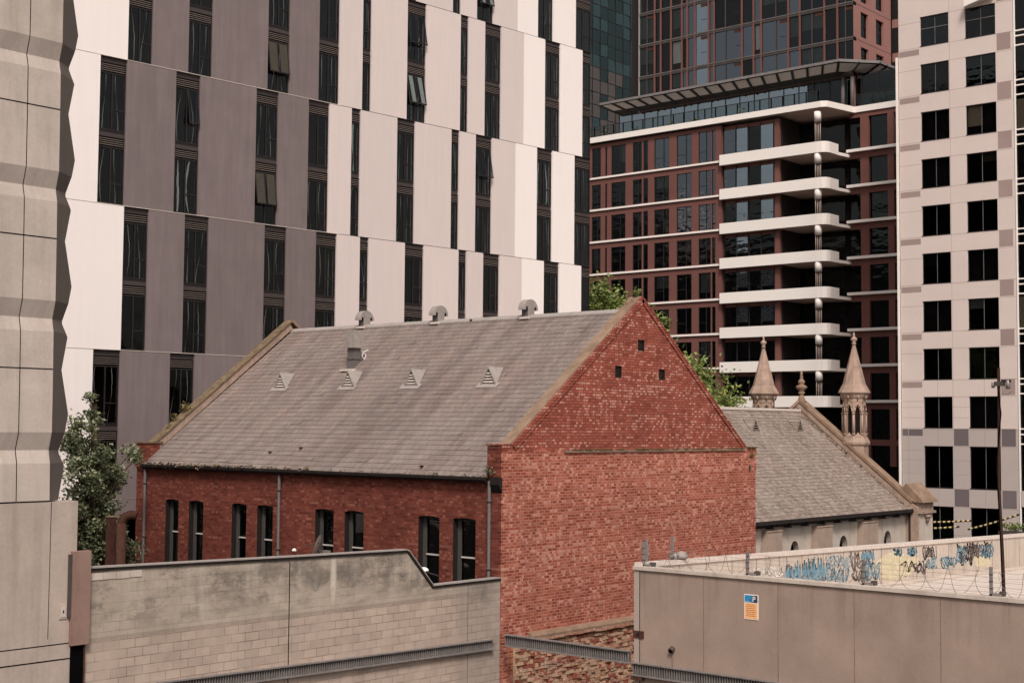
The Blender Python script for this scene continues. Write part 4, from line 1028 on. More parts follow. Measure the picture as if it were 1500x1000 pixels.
# ================================================================== BEIGE OFFICE TOWER (right)
XO = 67.89
of = thing('office_tower', 'beige panelled office tower with square dark windows at the right edge', 'building', (XO, 15, 0))
wt = [41.66, 38.09, 34.51, 30.99, 27.52, 24.0, 20.49, 17.0, 13.5, 9.93, 5.6]; wb = [39.40, 35.86, 32.31, 28.80, 25.26, 21.73, 18.23, 14.72, 11.21, 6.9, 2.6]
ys_ = [20.32, 18.59, 16.39, 15.15, 12.89, 12.84, 11.62]
holes = [];
for t_, b_ in zip(wt, wb):
    for (a, b) in ((16.39, 18.59), (12.89, 15.15)): holes.append(rect(a, b, b_, t_))
for z0, z1, kk, sel in ((11.14, 48, 'beige', lambda h: h[0][1] > 11), (0, 11.12, 'beige_grey', lambda h: h[0][1] < 11)):
    m = MB(); hh = [h for h in holes if sel(h)]
    m.holed([(11.62, z0), (20.32, z0), (20.32, z1), (11.62, z1)], hh, lambda u, v, d: (XO+d, u, v), kk, .22)
    build(m, 'wall', of, label='beige upper wall' if kk == 'beige' else 'greyer lower wall')
m = MB(); m.box(XO+.5, 90, -5, 20.3, 0, 48, 'dark'); m.box(XO+.0, 90, 20.30, 20.32, 0, 48, 'beige'); build(m, 'core', of)
m = MB(); m.box(XO-.12, XO, 20.34, 20.50, 0, 38.9, 'white'); build(m, 'edge_fin', of)
for t_, b_ in zip(wt, wb):
    for (a, b) in ((16.39, 18.59), (12.89, 15.15)):
        rr = random.Random(int(t_*10+a)); m = MB(); x0, x1 = XO+.13, XO+.20
        m.box(x0, x1, a, a+.05, b_, t_, 'bronze'); m.box(x0, x1, b-.05, b, b_, t_, 'bronze'); m.box(x0, x1, a+.05, b-.05, t_-.05, t_, 'bronze'); m.box(XO-.02, x1, a, b, b_, b_+.06, 'bronze')
        m.box(x0+.02, x1, (a+b)/2-.015, (a+b)/2+.015, b_+.06, t_-.05, 'galv')
        if t_ > 41: m.box(x0, x1, a+.05, b-.05, b_+1.35, b_+1.39, 'galv')
        w_ = build(m, 'window', of)
        m = MB(); gk = rr.choice(['glass', 'glass', 'glass_tint', 'glass_tint']); m.box(XO+.165, XO+.17, a+.05, (a+b)/2-.015, b_+.06, t_-.05, gk); m.box(XO+.163, XO+.168, (a+b)/2+.015, b-.05, b_+.06, t_-.05, gk)
        build(m, 'pane', w_)
        if rr.random() < .45:
            m = MB(); h = rr.uniform(.2, 2.0); side_ = rr.choice([0, 1]); c1 = (a+b)/2
            m.box(XO+.3, XO+.31, a+.05 if side_ else c1, c1 if side_ else b-.05, t_-.05-h, t_-.05, rr.choice(['curtain', 'brown_blind_and_glint', 'dark', 'spandrel'])); build(m, 'blind', w_)
def accent(y0, y1, z0, z1, k):
    mm = MB(); mm.box(XO-.004, XO, y0, y1, z0, z1, k); build(mm, 'accent_panel', of)
for t_, b_ in zip(wt, [47]+wb[:-1]):
    zlo, zhi = t_, b_
    if t_ > 13:
        accent(11.80, 12.80, zlo+.06, zhi-.02, 'mauve'); accent(18.68, 20.25, zhi-.55, zhi-.12, 'mauve')
    elif t_ > 4:
        accent(11.80, 12.80, zlo+.04, zhi-.02, 'slategrey'); accent(15.22, 16.30, zlo+.04, zhi-.04, 'slategrey')
        if t_ > 9: accent(18.68, 19.75, zhi-.55, zhi-.08, 'slategrey'); accent(19.8, 20.25, zhi-.55, zhi-.08, 'slategrey')
m = MB(); J = 'joint_grey'; M[J] = plain('panel_joint', S(150, 130, 122), .8)
for t_, b_ in zip(wt, wb):
    for z in ((b_-.02) if t_ > 13 else b_-.02, t_-.02): m.box(XO-.002, XO+.01, 11.66, 12.88 if z < t_-1 else 12.88, z-.012, z+.012, J); m.box(XO-.002, XO+.01, 15.16, 16.38, z-.012, z+.012, J); m.box(XO-.002, XO+.01, 18.60, 20.3, z-.33 if z > t_-1 else z-.012, z-.306 if z > t_-1 else z+.012, J)
    if t_ < 13.6:
        for u in (14.02, 17.5): m.box(XO-.002, XO+.01, u-.01, u+.01, t_+.01, t_+1.2, J)
        for q in (.33, .66): m.box(XO-.002, XO+.01, 15.16, 16.38, b_+(t_-b_)*q, b_+(t_-b_)*q+.02, J); m.box(XO-.002, XO+.01, 18.6, 20.3, b_+(t_-b_)*q, b_+(t_-b_)*q+.02, J)
m.box(XO-.002, XO+.01, 16.33, 16.35, 11.2, 45, J); m.box(XO-.002, XO+.01, 19.76, 19.78, 0, 11, J)
build(m, 'panel_joint', of)
# glazed bay at the right edge
m = MB(); m.box(XO+.02, XO+.12, 11.50, 11.60, 0, 48, 'white'); m.box(XO+.2, XO+.21, 5, 11.5, 0, 48, 'glass')
for t_, b_ in zip(wt, wb):
    if t_ < 13: m.box(XO+.0, XO+.15, 5, 11.50, b_-1.1, b_, 'beige_grey'); continue
    for z in (b_-.0, b_-.38, b_-1.05): m.box(XO+.08, XO+.19, 5, 11.5, z-.05, z+.04, 'white')
    if int(t_) in (34, 20): m.box(XO+.3, XO+.31, 5, 11.5, b_, t_, 'brown_blind_and_glint')
build(m, 'glazed_bay', of)
m = MB(); p = on(1415, 9, 0, XO-.3)
m.prism([(14.95, 41.62), (14.6, 41.72), (13.9, 41.88), (12.9, 42.1), (12.9, 42.3), (14.95, 42.1)], 0, XO-.6, XO, 'white'); build(m, 'hood', of)
# planter hedge at its foot
m = MB(); pa = on(1466, 778, 0, 60); pb = on(1515, 776, 0, 60)
m.box(59.6, 60.4, pb.y, pa.y, pa.z-.5, pa.z+.05, 'galv_dark')
t = thing('planter_hedge', 'low green hedge in a dark planter beyond the graffiti wall, right edge', 'planter', (60, (pa.y+pb.y)/2, pa.z-.5)); build(m, 'trough', t)
m = MB()
for i in range(6): leaves(m, (60, pb.y+(pa.y-pb.y)*(i+.5)/6, pa.z+.3), (.4, .35, .30), 70, .16, 'leaf_light', 3)
build(m, 'foliage', t)
m = MB(); m.box(59.8, 60.2, pb.y, pa.y, 0, pa.z-.5, 'galv_dark'); build(m, 'plinth', t)

# ================================================================== CAR PARK
cp_ = thing('car_park', 'concrete car park structure with graffiti covered parapet in the right foreground', 'building', (4, -8, 0))
m = MB(); Y0c = -4.63; ZTc = 7.40
m.box(0, .2, -18, Y0c, 0, ZTc, 'carpark'); build(m, 'front_wall', cp_)
m = MB(); m.box(-.012, 0, Y0c-.16, Y0c+.012, 0, ZTc, 'precast_low'); build(m, 'corner_strip', cp_)
m = MB(); m.box(-.04, .26, -18, Y0c+.03, ZTc, ZTc+.05, 'parapet'); m.box(-.05, -.02, -18, Y0c+.03, ZTc-.04, ZTc+.045, 'parapet'); build(m, 'coping', cp_)
m = MB()
for y in (-6.75, -8.86, -10.86, -12.95, -15.0): m.box(-.004, 0, y-.009, y+.009, 0, ZTc-.05, 'coping')
m.box(-.016, -.012, Y0c-.175, Y0c-.16, 0, ZTc, 'black')
build(m, 'panel_joint', cp_)
dz = lambda x: -.022*x
m = MB()
# rear parapet, slightly falling with the deck
def slope_box(x0, x1, y0, y1, za, zb_, k, mm):
    c = [(x, y, z+dz(x)) for x in (x0, x1) for y in (y0, y1) for z in (za, zb_)]
    for f in ((0, 1, 3, 2), (4, 6, 7, 5), (0, 4, 5, 1), (2, 3, 7, 6), (0, 2, 6, 4), (1, 5, 7, 3)): mm.face([c[i] for i in f], k)
slope_box(.2, 34, Y0c-.15, Y0c, 4.0, 7.42, 'parapet', m); bk_ = build(m, 'rear_parapet', cp_)
m = MB(); slope_box(.05, 34, Y0c-.19, Y0c+.05, 7.42, 7.54, 'flash', m); build(m, 'parapet_coping', cp_)
m = MB(); x = .5
while x < 33: slope_box(x-.012, x+.012, Y0c-.155, Y0c-.15, 5, 7.4, 'coping', m); x += 1.32
build(m, 'panel_joint', bk_)
m = MB(); slope_box(.2, 40, -30, Y0c-.15, 5.8, 6.22, 'deck', m); build(m, 'deck', cp_)
m = MB(); y = -5.0
M['deckline'] = plain('deck_groove', S(158, 140, 130), .9)
slope_box(.2, 34, Y0c-.62, Y0c-.15, 6.22, 6.26, 'parapet', m)
while y > -24: slope_box(.2, 38, y-.011, y+.011, 6.22, 6.2245, 'deckline', m); y -= .30
build(m, 'deck_groove', cp_)
# graffiti: spray-paint strokes lying on the rear parapet
for nm, rgb in (('spray_blue', (104, 142, 160)), ('spray_black', (102, 90, 86)), ('spray_yellow', (200, 187, 158)), ('spray_white', (232, 224, 216)), ('spray_paleblue', (146, 168, 178))): M[nm] = plain(nm, S(*rgb), .8, .2, var=.25, scale=12)
_layer = [0]
def stroke(mm, pts, w_, k):
    y = Y0c-.1525-.0004*(_layer[0] % 12)
    for (a, b) in zip(pts[:-1], pts[1:]):
        d = Vector((b[0]-a[0], b[1]-a[1]));
        if d.length < 1e-5: continue
        n2 = Vector((-d.y, d.x)).normalized()*w_/2; e = d.normalized()*w_*.3
        mm.face([(a[0]-e.x+n2.x, y, a[1]-e.y+n2.y+dz(a[0])), (b[0]+e.x+n2.x, y, b[1]+e.y+n2.y+dz(a[0])), (b[0]+e.x-n2.x, y, b[1]+e.y-n2.y+dz(a[0])), (a[0]-e.x-n2.x, y, a[1]-e.y-n2.y+dz(a[0]))], k)
def tagtext(x0, x1, z0, z1, k, w_, seed, loops=1.0, jag=False):
    """row of spray-painted letter forms"""
    rr_ = random.Random(seed); mm = MB(); _layer[0] += 1; x = x0; H = z1-z0
    while x < x1:
        W = rr_.uniform(.22, .38); typ = rr_.choice([0, 1, 2, 3]) if not jag else rr_.choice([1, 1, 3]); pts = []
        bz = z0+rr_.uniform(0, .3)*H; tz = z1-rr_.uniform(0, .3)*H; hh_ = tz-bz
        if jag: pts = [(x+W*t/4, (bz if t % 2 == 0 else tz)+rr_.uniform(-.18, .18)*hh_) for t in range(5)]
        else:
            ph = rr_.uniform(0, 6); f1, f2 = rr_.uniform(.5, 1.3), rr_.uniform(.7, 1.6); nn_ = rr_.randint(12, 20)
            pts = [(x+W*(.5+.5*math.sin(ph+t*f1*.55)*(1-.3*math.sin(t))), bz+hh_*(.5+.5*math.sin(ph*1.7+t*f2*.42))) for t in range(nn_)]
        stroke(mm, [(a+rr_.uniform(-.012, .012), b+rr_.uniform(-.012, .012)) for a, b in pts], w_, k); x += W*rr_.uniform(.75, 1.05)
    return mm
def gx(px): return on(px, 815, 1, Y0c-.15).x
G = []
def addg(mm, label): build(mm, 'graffiti', bk_, label=label)
_tt = tagtext
def tagtext(x0, x1, z0, z1, k, w_, seed, **kw):
    mm = _tt(x0, x1, z0, z1, k, w_, seed, **kw); m2 = _tt(x0+.06, x1, z0, z1, k, w_*.7, seed+500, **kw)
    for f, mi in zip(m2.f, m2.mi): mm.face([m2.v[i] for i in f], k)
    return mm
def patch(px0, px1, f0, f1, k, seed):
    rr_ = random.Random(seed); mm = MB(); _layer[0] += 1; x0, x1 = gx(px0), gx(px1)
    cz = 6.3+(f0+f1)/2*1.05; hz = (f1-f0)/2*1.05; n = 18; pts = []
    for i in range(n): a = 2*math.pi*i/n; q = rr_.uniform(.75, 1.1); xx = (x0+x1)/2+(x1-x0)/2*math.cos(a)*q; pts.append((xx, Y0c-.1525-.0004*(_layer[0] % 12), cz+hz*math.sin(a)*q+dz(xx)))
    mm.face(pts, k); return mm
zz0 = 6.3
addg(patch(1278, 1345, .10, .92, 'spray_yellow', 2), 'faded yellow sprayed patch'); addg(patch(1290, 1330, .0, .5, 'spray_yellow', 3), 'lower yellow patch')
addg(patch(1426, 1452, .05, .55, 'spray_yellow', 4), 'small yellow patch near the right end')
addg(tagtext(gx(1150), gx(1206), 6.45, 7.25, 'spray_blue', .06, 5, jag=True), 'bold blue tag'); addg(tagtext(gx(1160), gx(1206), 6.4, 6.85, 'spray_paleblue', .035, 6), 'pale blue scrawl under the bold tag')
addg(tagtext(gx(1104), gx(1146), 6.5, 7.2, 'spray_white', .035, 7), 'white scrawl at the left'); addg(tagtext(gx(1104), gx(1140), 6.45, 6.95, 'spray_white', .03, 8), 'second white scrawl')
addg(tagtext(gx(1209), gx(1243), 6.9, 7.3, 'spray_paleblue', .04, 9), 'pale blue upper scrawl'); addg(tagtext(gx(1210), gx(1240), 6.4, 6.95, 'spray_blue', .045, 10), 'blue lower scrawl')
addg(tagtext(gx(1246), gx(1272), 6.75, 7.38, 'spray_black', .04, 12), 'black tag left of the yellow patch'); addg(tagtext(gx(1248), gx(1268), 6.35, 6.85, 'spray_black', .04, 13), 'black lower tag')
addg(tagtext(gx(1263), gx(1285), 6.4, 7.0, 'spray_blue', .045, 14), 'blue tag beside the black one'); addg(tagtext(gx(1262), gx(1276), 7.0, 7.36, 'spray_blue', .05, 15, jag=True), 'blue star shaped mark')
addg(tagtext(gx(1313), gx(1332), 6.4, 6.95, 'spray_black', .05, 16), 'black tag on the yellow patch'); addg(tagtext(gx(1336), gx(1354), 6.4, 6.9, 'spray_black', .05, 17), 'black letters right of the yellow patch')
addg(tagtext(gx(1352), gx(1368), 6.85, 7.36, 'spray_black', .05, 18), 'black upper tag'); addg(tagtext(gx(1309), gx(1319), 7.1, 7.38, 'spray_blue', .06, 19), 'small blue mark'); addg(tagtext(gx(1329), gx(1338), 7.05, 7.38, 'spray_blue', .06, 20), 'small blue mark further right')
addg(tagtext(gx(1356), gx(1368), 6.55, 6.95, 'spray_paleblue', .05, 21), 'pale blue mark'); addg(tagtext(gx(1378), gx(1393), 6.5, 7.0, 'spray_blue', .05, 22), 'blue letters')
addg(tagtext(gx(1402), gx(1422), 6.55, 7.35, 'spray_black', .09, 23), 'dense black tag'); addg(tagtext(gx(1400), gx(1412), 6.6, 7.3, 'spray_paleblue', .08, 24), 'pale blue ghost letters')
addg(tagtext(gx(1422), gx(1450), 6.75, 7.38, 'spray_black', .06, 25), 'black tag near the right end'); addg(tagtext(gx(1436), gx(1452), 6.7, 7.3, 'spray_blue', .05, 26), 'blue outline near the right end')
# rusty plate, cable outlet and capped drain at the corner of the wall
m = MB(); m.box(-.035, -.004, -4.93, -4.60, 5.62, 5.80, 'rust'); m.rod((-.05, -4.77, 5.72), (-.03, -4.77, 5.72), .045, 'gutter', n=10)
solo(m, 'steel_bracket', 'rusty steel bracket plate near the left end of the car park wall', 'bracket', (-.02, -4.76, 5.62), 'steel bracket plates at the car park corner')
m = MB(); m.box(-.16, -.004, -4.95, -4.62, 4.56, 4.64, 'rust'); solo(m, 'steel_bracket', 'rusty steel bracket plate under the tray at the car park corner', 'bracket', (-.05, -4.78, 4.56), 'steel bracket plates at the car park corner')
m = MB(); m.rod((-.10, -5.82, 5.40), (0, -5.82, 5.46), .075, 'galv_dark', n=16); m.rod((-.105, -5.82, 5.397), (-.10, -5.82, 5.4), .05, 'black', n=16); m.path([(-.02, -5.82, 5.38), (-.02, -5.83, 5.02)], .012, 'coping')
solo(m, 'drain_outlet', 'round grey drain outlet low on the car park wall', 'pipe', (-.05, -5.82, 5.02))
# parking sign
def text_mesh(mm, txt, size, fn, k):
    cu = bpy.data.curves.new('t', 'FONT'); cu.body = txt; cu.size = size; cu.resolution_u = 3
    ob = bpy.data.objects.new('t', cu); scene.collection.objects.link(ob); dg = bpy.context.evaluated_depsgraph_get(); me = ob.evaluated_get(dg).to_mesh()
    for p in me.polygons: mm.face([fn(me.vertices[i].co.x, me.vertices[i].co.y) for i in p.vertices], k)
    ob.evaluated_get(dg).to_mesh_clear(); bpy.data.objects.remove(ob); bpy.data.curves.remove(cu)
for nm, rgb in (('sign_blue', (44, 134, 178)), ('sign_navy', (36, 62, 92)), ('sign_orange', (238, 176, 122)), ('sign_white', (240, 232, 226)), ('sign_ink', (150, 92, 60))): M[nm] = plain(nm, S(*rgb), .6, .3, var=.03)
yl, yr, zb_, zt_ = -7.93, -8.32, 6.40, 7.0
sg = thing('parking_sign', 'small blue and orange parking sign with a white P on the car park wall', 'sign', (-.01, (yl+yr)/2, zb_))
m = MB(); m.box(-.014, 0, yr, yl, zb_, zt_, 'sign_white'); build(m, 'board', sg)
m = MB(); m.box(-.017, -.0142, yl-.20, yl-.015, zt_-.19, zt_-.015, 'sign_blue'); m.box(-.017, -.0142, yr+.015, yl-.205, zt_-.19, zt_-.015, 'sign_navy'); m.box(-.017, -.0142, yr+.015, yl-.015, zb_+.015, zt_-.205, 'sign_orange')
build(m, 'colour_fields', sg)
m = MB(); text_mesh(m, 'P', .19, lambda u, v: (-.0185, yl-.225-u, zt_-.17+v), 'sign_white'); m.face([(-.0185, yl-.03, zt_-.17), (-.0185, yl-.15, zt_-.17), (-.0185, yl-.15, zt_-.165), (-.0185, yl-.03, zt_-.165)], 'sign_white')
m.rod((-.0185, yl-.175, zt_-.13), (-.0170, yl-.175, zt_-.13), .018, 'sign_navy', n=10)
rr = random.Random(2)
for i in range(7):                        # lines of small print, too small to read
    z = zt_-.25-i*.045; a = yl-.05-rr.uniform(0, .03); end = yr+.05+rr.uniform(0, .04)
    while a > end:
        w_ = rr.uniform(.02, .055); m.face([(-.0185, a, z), (-.0185, max(a-w_, end), z), (-.0185, max(a-w_, end), z+.016), (-.0185, a, z+.016)], 'sign_ink'); a -= w_+.012
build(m, 'lettering', sg)
# fence with razor wire on the parapet
fe = thing('security_fence', 'razor wire fence on short steel posts along the car park parapet', 'fence', (.1, -10, ZTc+.05))
for (px, t_, b_, h) in ((943, 790, 822, .62), (1095, 805, 838, .58), (1265, 828, 850, .58), (1452, 828, 868, .62)):
    p = on(px, b_, 0, .12); m = MB(); z0 = ZTc+.05
    m.box(.09, .15, p.y-.03, p.y+.03, z0, z0+h, 'galv'); m.box(.09, .3, p.y-.22, p.y+.03, z0, z0+.045, 'galv'); m.box(.16, .3, p.y-.26, p.y-.16, z0, z0+.10, 'galv_dark')
    for q in (.15, .3, .45): m.box(.083, .157, p.y-.035, p.y+.035, z0+q, z0+q+.02, 'galv_dark')
    build(m, 'post', fe)
p = on(985, 818, 1, Y0c); m = MB(); 
for (px) in (947, 985):
    q_ = on(px, 800, 1, Y0c-.05); m.box(q_.x-.03, q_.x+.03, Y0c-.08, Y0c-.02, 7.5, 8.12, 'galv')
build(m, 'rear_post', fe)
m = MB(); r_ = .27; pts = []; N_ = 560; ya, yb_ = -4.9, -17.0
for i in range(N_):
    t = i/(N_-1); a = t*2*math.pi*21+math.sin(t*40)*.3; rq = r_*(1+.08*math.sin(t*55)); pts.append((.12+rq*math.cos(a)*.9, ya+(yb_-ya)*t+.05*math.sin(a*1.3), ZTc+.30+rq*math.sin(a)))
M['wire'] = plain('thin_wire', S(120, 104, 98), .5, .4)
m.path(pts, .0055, 'wire', 4); build(m, 'razor_coil', fe)
m = MB()
for q in range(5):
    z = ZTc+.12+q*.11; y = ya
    while y > yb_: m.rod((.12, y, z+.01*math.sin(y*3+q)), (.12, y-.6, z+.01*math.sin((y-.6)*3+q)), .0035, 'wire', n=4, caps=False); y -= .6
build(m, 'strand', fe)
# conduit junction by the corner post
m = MB(); p = on(1008, 822, 1, Y0c); m.rod((1.7, Y0c-.1, 7.45), (1.7, Y0c-.1, 7.68), .06, 'galv', n=10); m.lathe((2.0, Y0c-.1), [(.16, 7.52), (.17, 7.60), (.12, 7.68), (.03, 7.72)], 'zinc', 14); m.path([(1.4, Y0c-.1, 7.6), (1.75, Y0c-.1, 7.62), (2.3, Y0c-.1, 7.6)], .035, 'galv', 8)
solo(m, 'vent_cowl', 'small grey cowl and pipes on the rear parapet beside the corner posts', 'vent', (2.0, Y0c-.1, 7.45))
# leaning pole with insulators
m = MB(); 
M['pole_brown'] = plain('pole_brown', S(62, 42, 36), .85, .1, var=.3)
t = thing('utility_pole', 'thin rusty brown pole with insulators rising behind the car park parapet', 'pole', (1.0, -13.93, 6.2))
m.path([(1.0, -14.02, 6.2), (1.0, -13.97, 8.2), (1.0, -13.90, 9.9), (1.0, -13.93, 11.4), (1.0, -13.93, 12.42)], .034, 'pole_brown', 10); build(m, 'shaft', t)
m = MB(); m.path([(.95, -13.99, 7), (.94, -13.93, 9), (.95, -13.87, 10.3), (.96, -13.99, 11.4), (.95, -13.92, 12.0)], .012, 'black', 6); build(m, 'cable', t)
m = MB(); m.box(.95, 1.06, -14.05, -13.84, 12.02, 12.12, 'galv_dark'); m.box(.97, 1.03, -14.2, -13.99, 12.10, 12.16, 'gutter'); m.rod((1.0, -14.14, 11.95), (1.0, -14.14, 12.15), .05, 'galv', n=10); m.rod((1, -13.80, 11.98), (1, -13.80, 12.1), .04, 'galv', n=10); m.path([(1, -13.99, 11.85), (1, -14.12, 11.83), (1, -14.22, 11.9)], .01, 'galv'); build(m, 'insulator', t)
m = MB(); rr = random.Random(9); p = on(1480, 870, 0, .7)
for i in range(14): c = (.7+rr.uniform(-.1, .1), -14.55+rr.uniform(-.35, .25), 7.22+rr.uniform(-.02, .12)); m.lathe(c[:2], [(.02, c[2]-.06), (.08, c[2]-.03), (.09, c[2]), (.05, c[2]+.05), (.01, c[2]+.07)], 'sign_white', 7)
m.box(.45, .95, -15.0, -14.25, 6.15, 7.16, 'parapet')
solo(m, 'rag_bundle', 'crumpled white plastic bundle beside the rusty pole', 'rubbish', (.7, -14.55, 6.15))
# striped barrier poles by the office tower
for nm, rgb in (('stripe_yellow', (206, 184, 130)), ('stripe_black', (52, 44, 42))): M[nm] = plain(nm, S(*rgb), .7, .2, var=.1)
def barrier(a, b, label, dep=1.0):
    A = on(a[0], a[1], 0, 58.0); B = on(b[0], b[1], 0, 58.0); m_ = MB(); n = max(4, int((B-A).length/.16))
    for i in range(n):
        s = .05*math.sin(math.pi*i/n); s2 = .05*math.sin(math.pi*(i+1)/n)
        m_.rod(A.lerp(B, i/n)-Vector((0, 0, s)), A.lerp(B, (i+1)/n)-Vector((0, 0, s2)), .06, 'stripe_yellow' if i % 2 else 'stripe_black', n=8, caps=False)
    solo(m_, 'striped_cable_guard', label, 'cable guard', (A.x, A.y, A.z), 'striped guards on the overhead cables')
barrier((1337, 764), (1424, 762), 'upper of the two level yellow and black striped cable guards')
barrier((1344, 773), (1405, 771), 'lower and shorter level yellow and black striped cable guard')
barrier((1418, 775), (1493, 753), 'yellow and black striped cable guard rising to the right')

# ================================================================== small things by the hall's side wall
A = on(458, 812, 0, -1.6)
t = thing('satellite_dish', 'grey satellite dish seen edge on behind the block wall', 'satellite dish', (-1.6, A.y, 6))
m = MB(); cD = on(467, 804, 0, -1.6); 
ax_ = Vector((-.55, .80, .25)).normalized(); u_ = ax_.orthogonal().normalized(); w2 = ax_.cross(u_)
for j in range(4):
    r0, r1 = .11*j, .11*(j+1); d0_, d1_ = .35*r0*r0, .35*r1*r1
    for i in range(20):
        a, b = 2*math.pi*i/20, 2*math.pi*(i+1)/20
        pt = lambda r, an, dd: cD+u_*(r*math.cos(an))+w2*(r*math.sin(an))+ax_*dd
        m.face([pt(r0, a, d0_), pt(r1, a, d1_), pt(r1, b, d1_), pt(r0, b, d0_)], 'zinc', True)
build(m, 'dish', t)
m = MB(); m.path([cD, cD+Vector((.1, -.1, -.3)), (cD.x+.1, cD.y-.1, 6)], .03, 'galv_dark', 8); m.path([cD-w2*.3, cD+ax_*.4], .015, 'galv_dark', 6); m.box(cD.x-.02, cD.x+.1, cD.y-.42, cD.y-.18, cD.z-.15, cD.z-.02, 'galv'); build(m, 'mount', t)
p = on(431, 805, 0, -.15); m = MB(); m.lathe((p.x, p.y), [(.03, p.z-.06), (.07, p.z-.04), (.08, p.z), (.03, p.z+.05)], 'sign_white', 10); m.path([(p.x, p.y, p.z), (0, p.y+.3, p.z+.03)], .012, 'galv_dark'); m.path([(p.x, p.y, p.z), (p.x, p.y-.4, p.z-.3)], .008, 'galv_dark')
solo(m, 'wall_lamp', 'small white lamp on the brick side wall left of the satellite dish', 'lamp', (p.x, p.y, p.z-.06))
p = on(621, 835, 0, -.6); m = MB(); m.lathe((p.x, p.y), [(.13, p.z-.03), (.15, p.z), (.12, p.z+.05), (.05, p.z+.09)], 'sign_white', 14); m.path([(p.x, p.y, p.z-.03), (0, p.y, p.z-.2)], .02, 'galv_dark')
solo(m, 'wall_lamp', 'white dish shaped lamp in front of the second last hall window', 'lamp', (p.x, p.y, p.z-.2))
# rusty flue pipe and post behind the wall at the left
p = on(178, 760, 0, -3.2); t = thing('flue_pipe', 'rusty flue pipe with bent top beside the tree, behind the block wall', 'pipe', (p.x, p.y, 0))
m = MB(); m.rod((p.x, p.y, 0), (p.x, p.y, p.z-.12), .17, 'rust', n=16, r1=.155); build(m, 'stack', t)
m = MB(); cb = Vector((p.x+.26, p.y-.22, p.z-.16)); dh = Vector((.26, -.22, 0)); bend = [Vector((p.x, p.y, p.z-.16))]
for q in range(1, 9): a = math.pi*.62*q/8; bend.append(cb-dh*math.cos(a)+Vector((0, 0, .30*math.sin(a))))
for a, b in zip(bend[:-1], bend[1:]): m.rod(a, b+(b-a)*.12, .15, 'rust', n=16, caps=False)
m.rod(bend[-1]-Vector((0, 0, .002)), bend[-1]+(bend[-1]-bend[-2])*.2, .17, 'rust', n=16)
build(m, 'bent_cowl', t)
p2 = on(163, 757, 0, -3.4); m = MB(); m.box(p2.x-.12, p2.x+.12, p2.y-.12, p2.y+.12, 0, p2.z, 'rust'); m.box(p2.x-.14, p2.x+.14, p2.y-.14, p2.y+.14, p2.z, p2.z+.04, 'coping')
solo(m, 'rusty_post', 'square rusty post left of the flue pipe behind the block wall', 'post', (p2.x, p2.y, 0))

# ================================================================== TREES
def tree(name, label, base, h0, crown, n, size, k, seed, limbs=9, clumps=40, group=None, spread=1.0):
    """crown: list of (centre, radii); leaves in clumps at twig ends"""
    random.seed(seed); t_ = thing(name, label, 'tree', base, 0, group); m_ = MB(); B = Vector(base)
    topc = max(crown, key=lambda c: c[0][2])[0]
    tp = Vector((topc[0], topc[1], topc[2]-.2)); mid = B.lerp(tp, .5)+Vector((.2, -.1, 0))
    m_.path([B, mid, tp], .09, 'bark', 8); m_.rod(B, mid, .18, 'bark', .12, n=10)
    lm = MB()
    tot = sum(c[1][0]*c[1][1]*c[1][2] for c in crown)
    for c, rad in crown:
        cn = max(3, int(clumps*rad[0]*rad[1]*rad[2]/tot)); 
        for _ in range(cn):
            q = Vector((random.gauss(0, 1), random.gauss(0, 1), random.gauss(0, 1))).normalized()*random.uniform(.35, 1.0)**.6
            cc = Vector((c[0]+q.x*rad[0], c[1]+q.y*rad[1], c[2]+q.z*rad[2])); st_ = B.lerp(tp, min(1, max(.25, (cc.z-B.z)/(tp.z-B.z)*.8)))
            m_.path([st_, st_.lerp(cc, .6)+Vector((0, 0, .15)), cc], .022, 'bark', 5)
            rr2 = size*random.uniform(2.2, 4.2)*spread; 
            for i in range(int(n/clumps)):
                v = Vector((random.gauss(0, .5), random.gauss(0, .5), random.gauss(0, .42)))*rr2; leafquad(lm, cc+v, size*random.uniform(.6, 1.3), k)
    build(m_, 'trunk', t_); build(lm, 'crown', t_); return t_
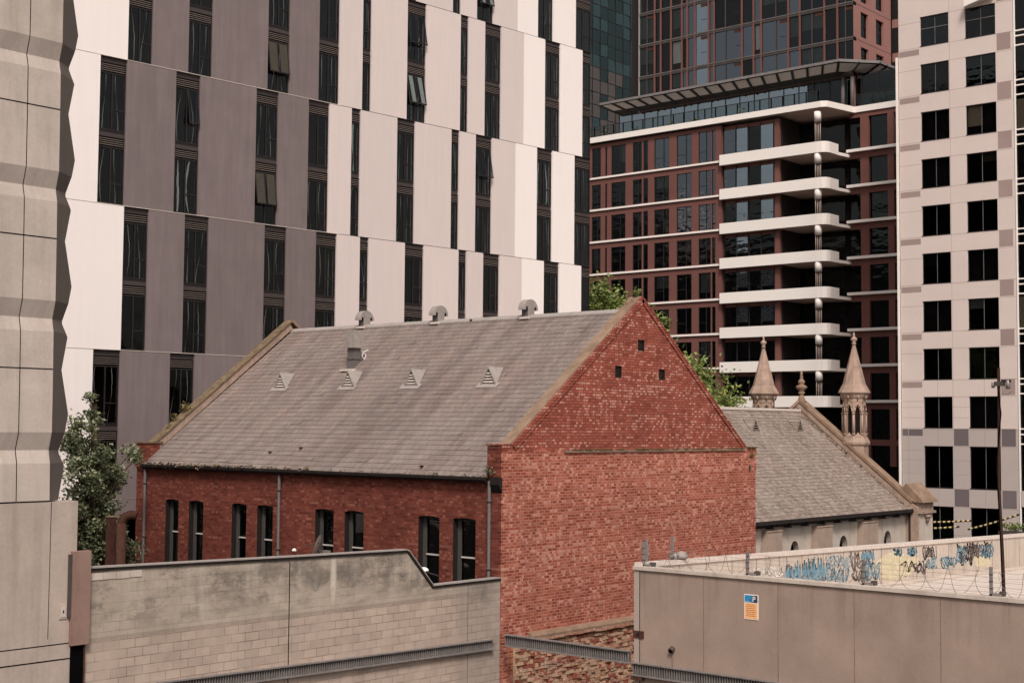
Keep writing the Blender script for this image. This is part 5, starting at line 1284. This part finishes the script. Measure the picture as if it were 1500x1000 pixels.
tree('leafy_tree', 'grey green leafy tree left of the hall in front of the dark panels', (-2.7, 15.9, 0), 0,
     [((-3.65, 15.3, 9.5), (.8, .7, 1.7)), ((-2.6, 15.6, 9.3), (.65, .6, 1.0)), ((-3.05, 15.8, 7.4), (1.15, .9, 1.3)), ((-2.6, 15.9, 5.8), (1.15, .9, 1.0)), ((-3.0, 15.8, 11.9), (.22, .2, .75)), ((-1.5, 15.8, 9.9), (.25, .3, .25)), ((-1.35, 15.8, 6.6), (.35, .3, .5)), ((-3.9, 15.6, 11.1), (.35, .3, .35))], 17000, .13, 'leaf_dark', 21, clumps=150, spread=.66)
tree('street_tree', 'bright green tree top left of the gable apex, beyond the hall', (41.0, 27.2, 0), 0,
     [((40.6, 27.6, 17.2), (2.0, 2.0, 2.8)), ((41.5, 25.4, 16.0), (1.8, 1.8, 2.0)), ((42.4, 24.6, 16.6), (.8, .8, 1.6))], 6000, .28, 'leaf_light', 22, clumps=80, group='street trees beyond the hall')
tree('street_tree', 'bright green tree showing along the right slope of the brick gable', (40.5, 20.0, 0), 0,
     [((40.2, 21.0, 13.9), (1.6, 1.4, 2.0)), ((41.2, 19.0, 12.4), (1.8, 1.5, 2.0)), ((39.8, 22.0, 12.5), (1.6, 1.6, 2.2)), ((41.5, 17.9, 11.0), (1.1, 1.1, 1.2))], 6500, .26, 'leaf_light', 23, clumps=95, group='street trees beyond the hall')

# ================================================================== added block, itself unseen, put in for reflections in the red block's glass
ro = thing('added_reflection_block', 'pale gridded block added out of frame, only for reflections in the red block windows', 'building', (-70, 130, 0))
m = MB(); m.box(-90, -70, 85, 150, 0, 50, 'p_light'); m.box(-90, -70, 150, 200, 0, 60, 'p_light'); build(m, 'wall', ro)
m = MB(); z = 3
while z < 49: m.box(-69.95, -69.6, 85, 200, z, z+1.0, 'dkgrey'); z += 3.3
y = 86
while y < 200: m.box(-69.6, -69.3, y, y+.7, 0, 50, 'dkgrey'); y += 4.2
build(m, 'facade_grid', ro)
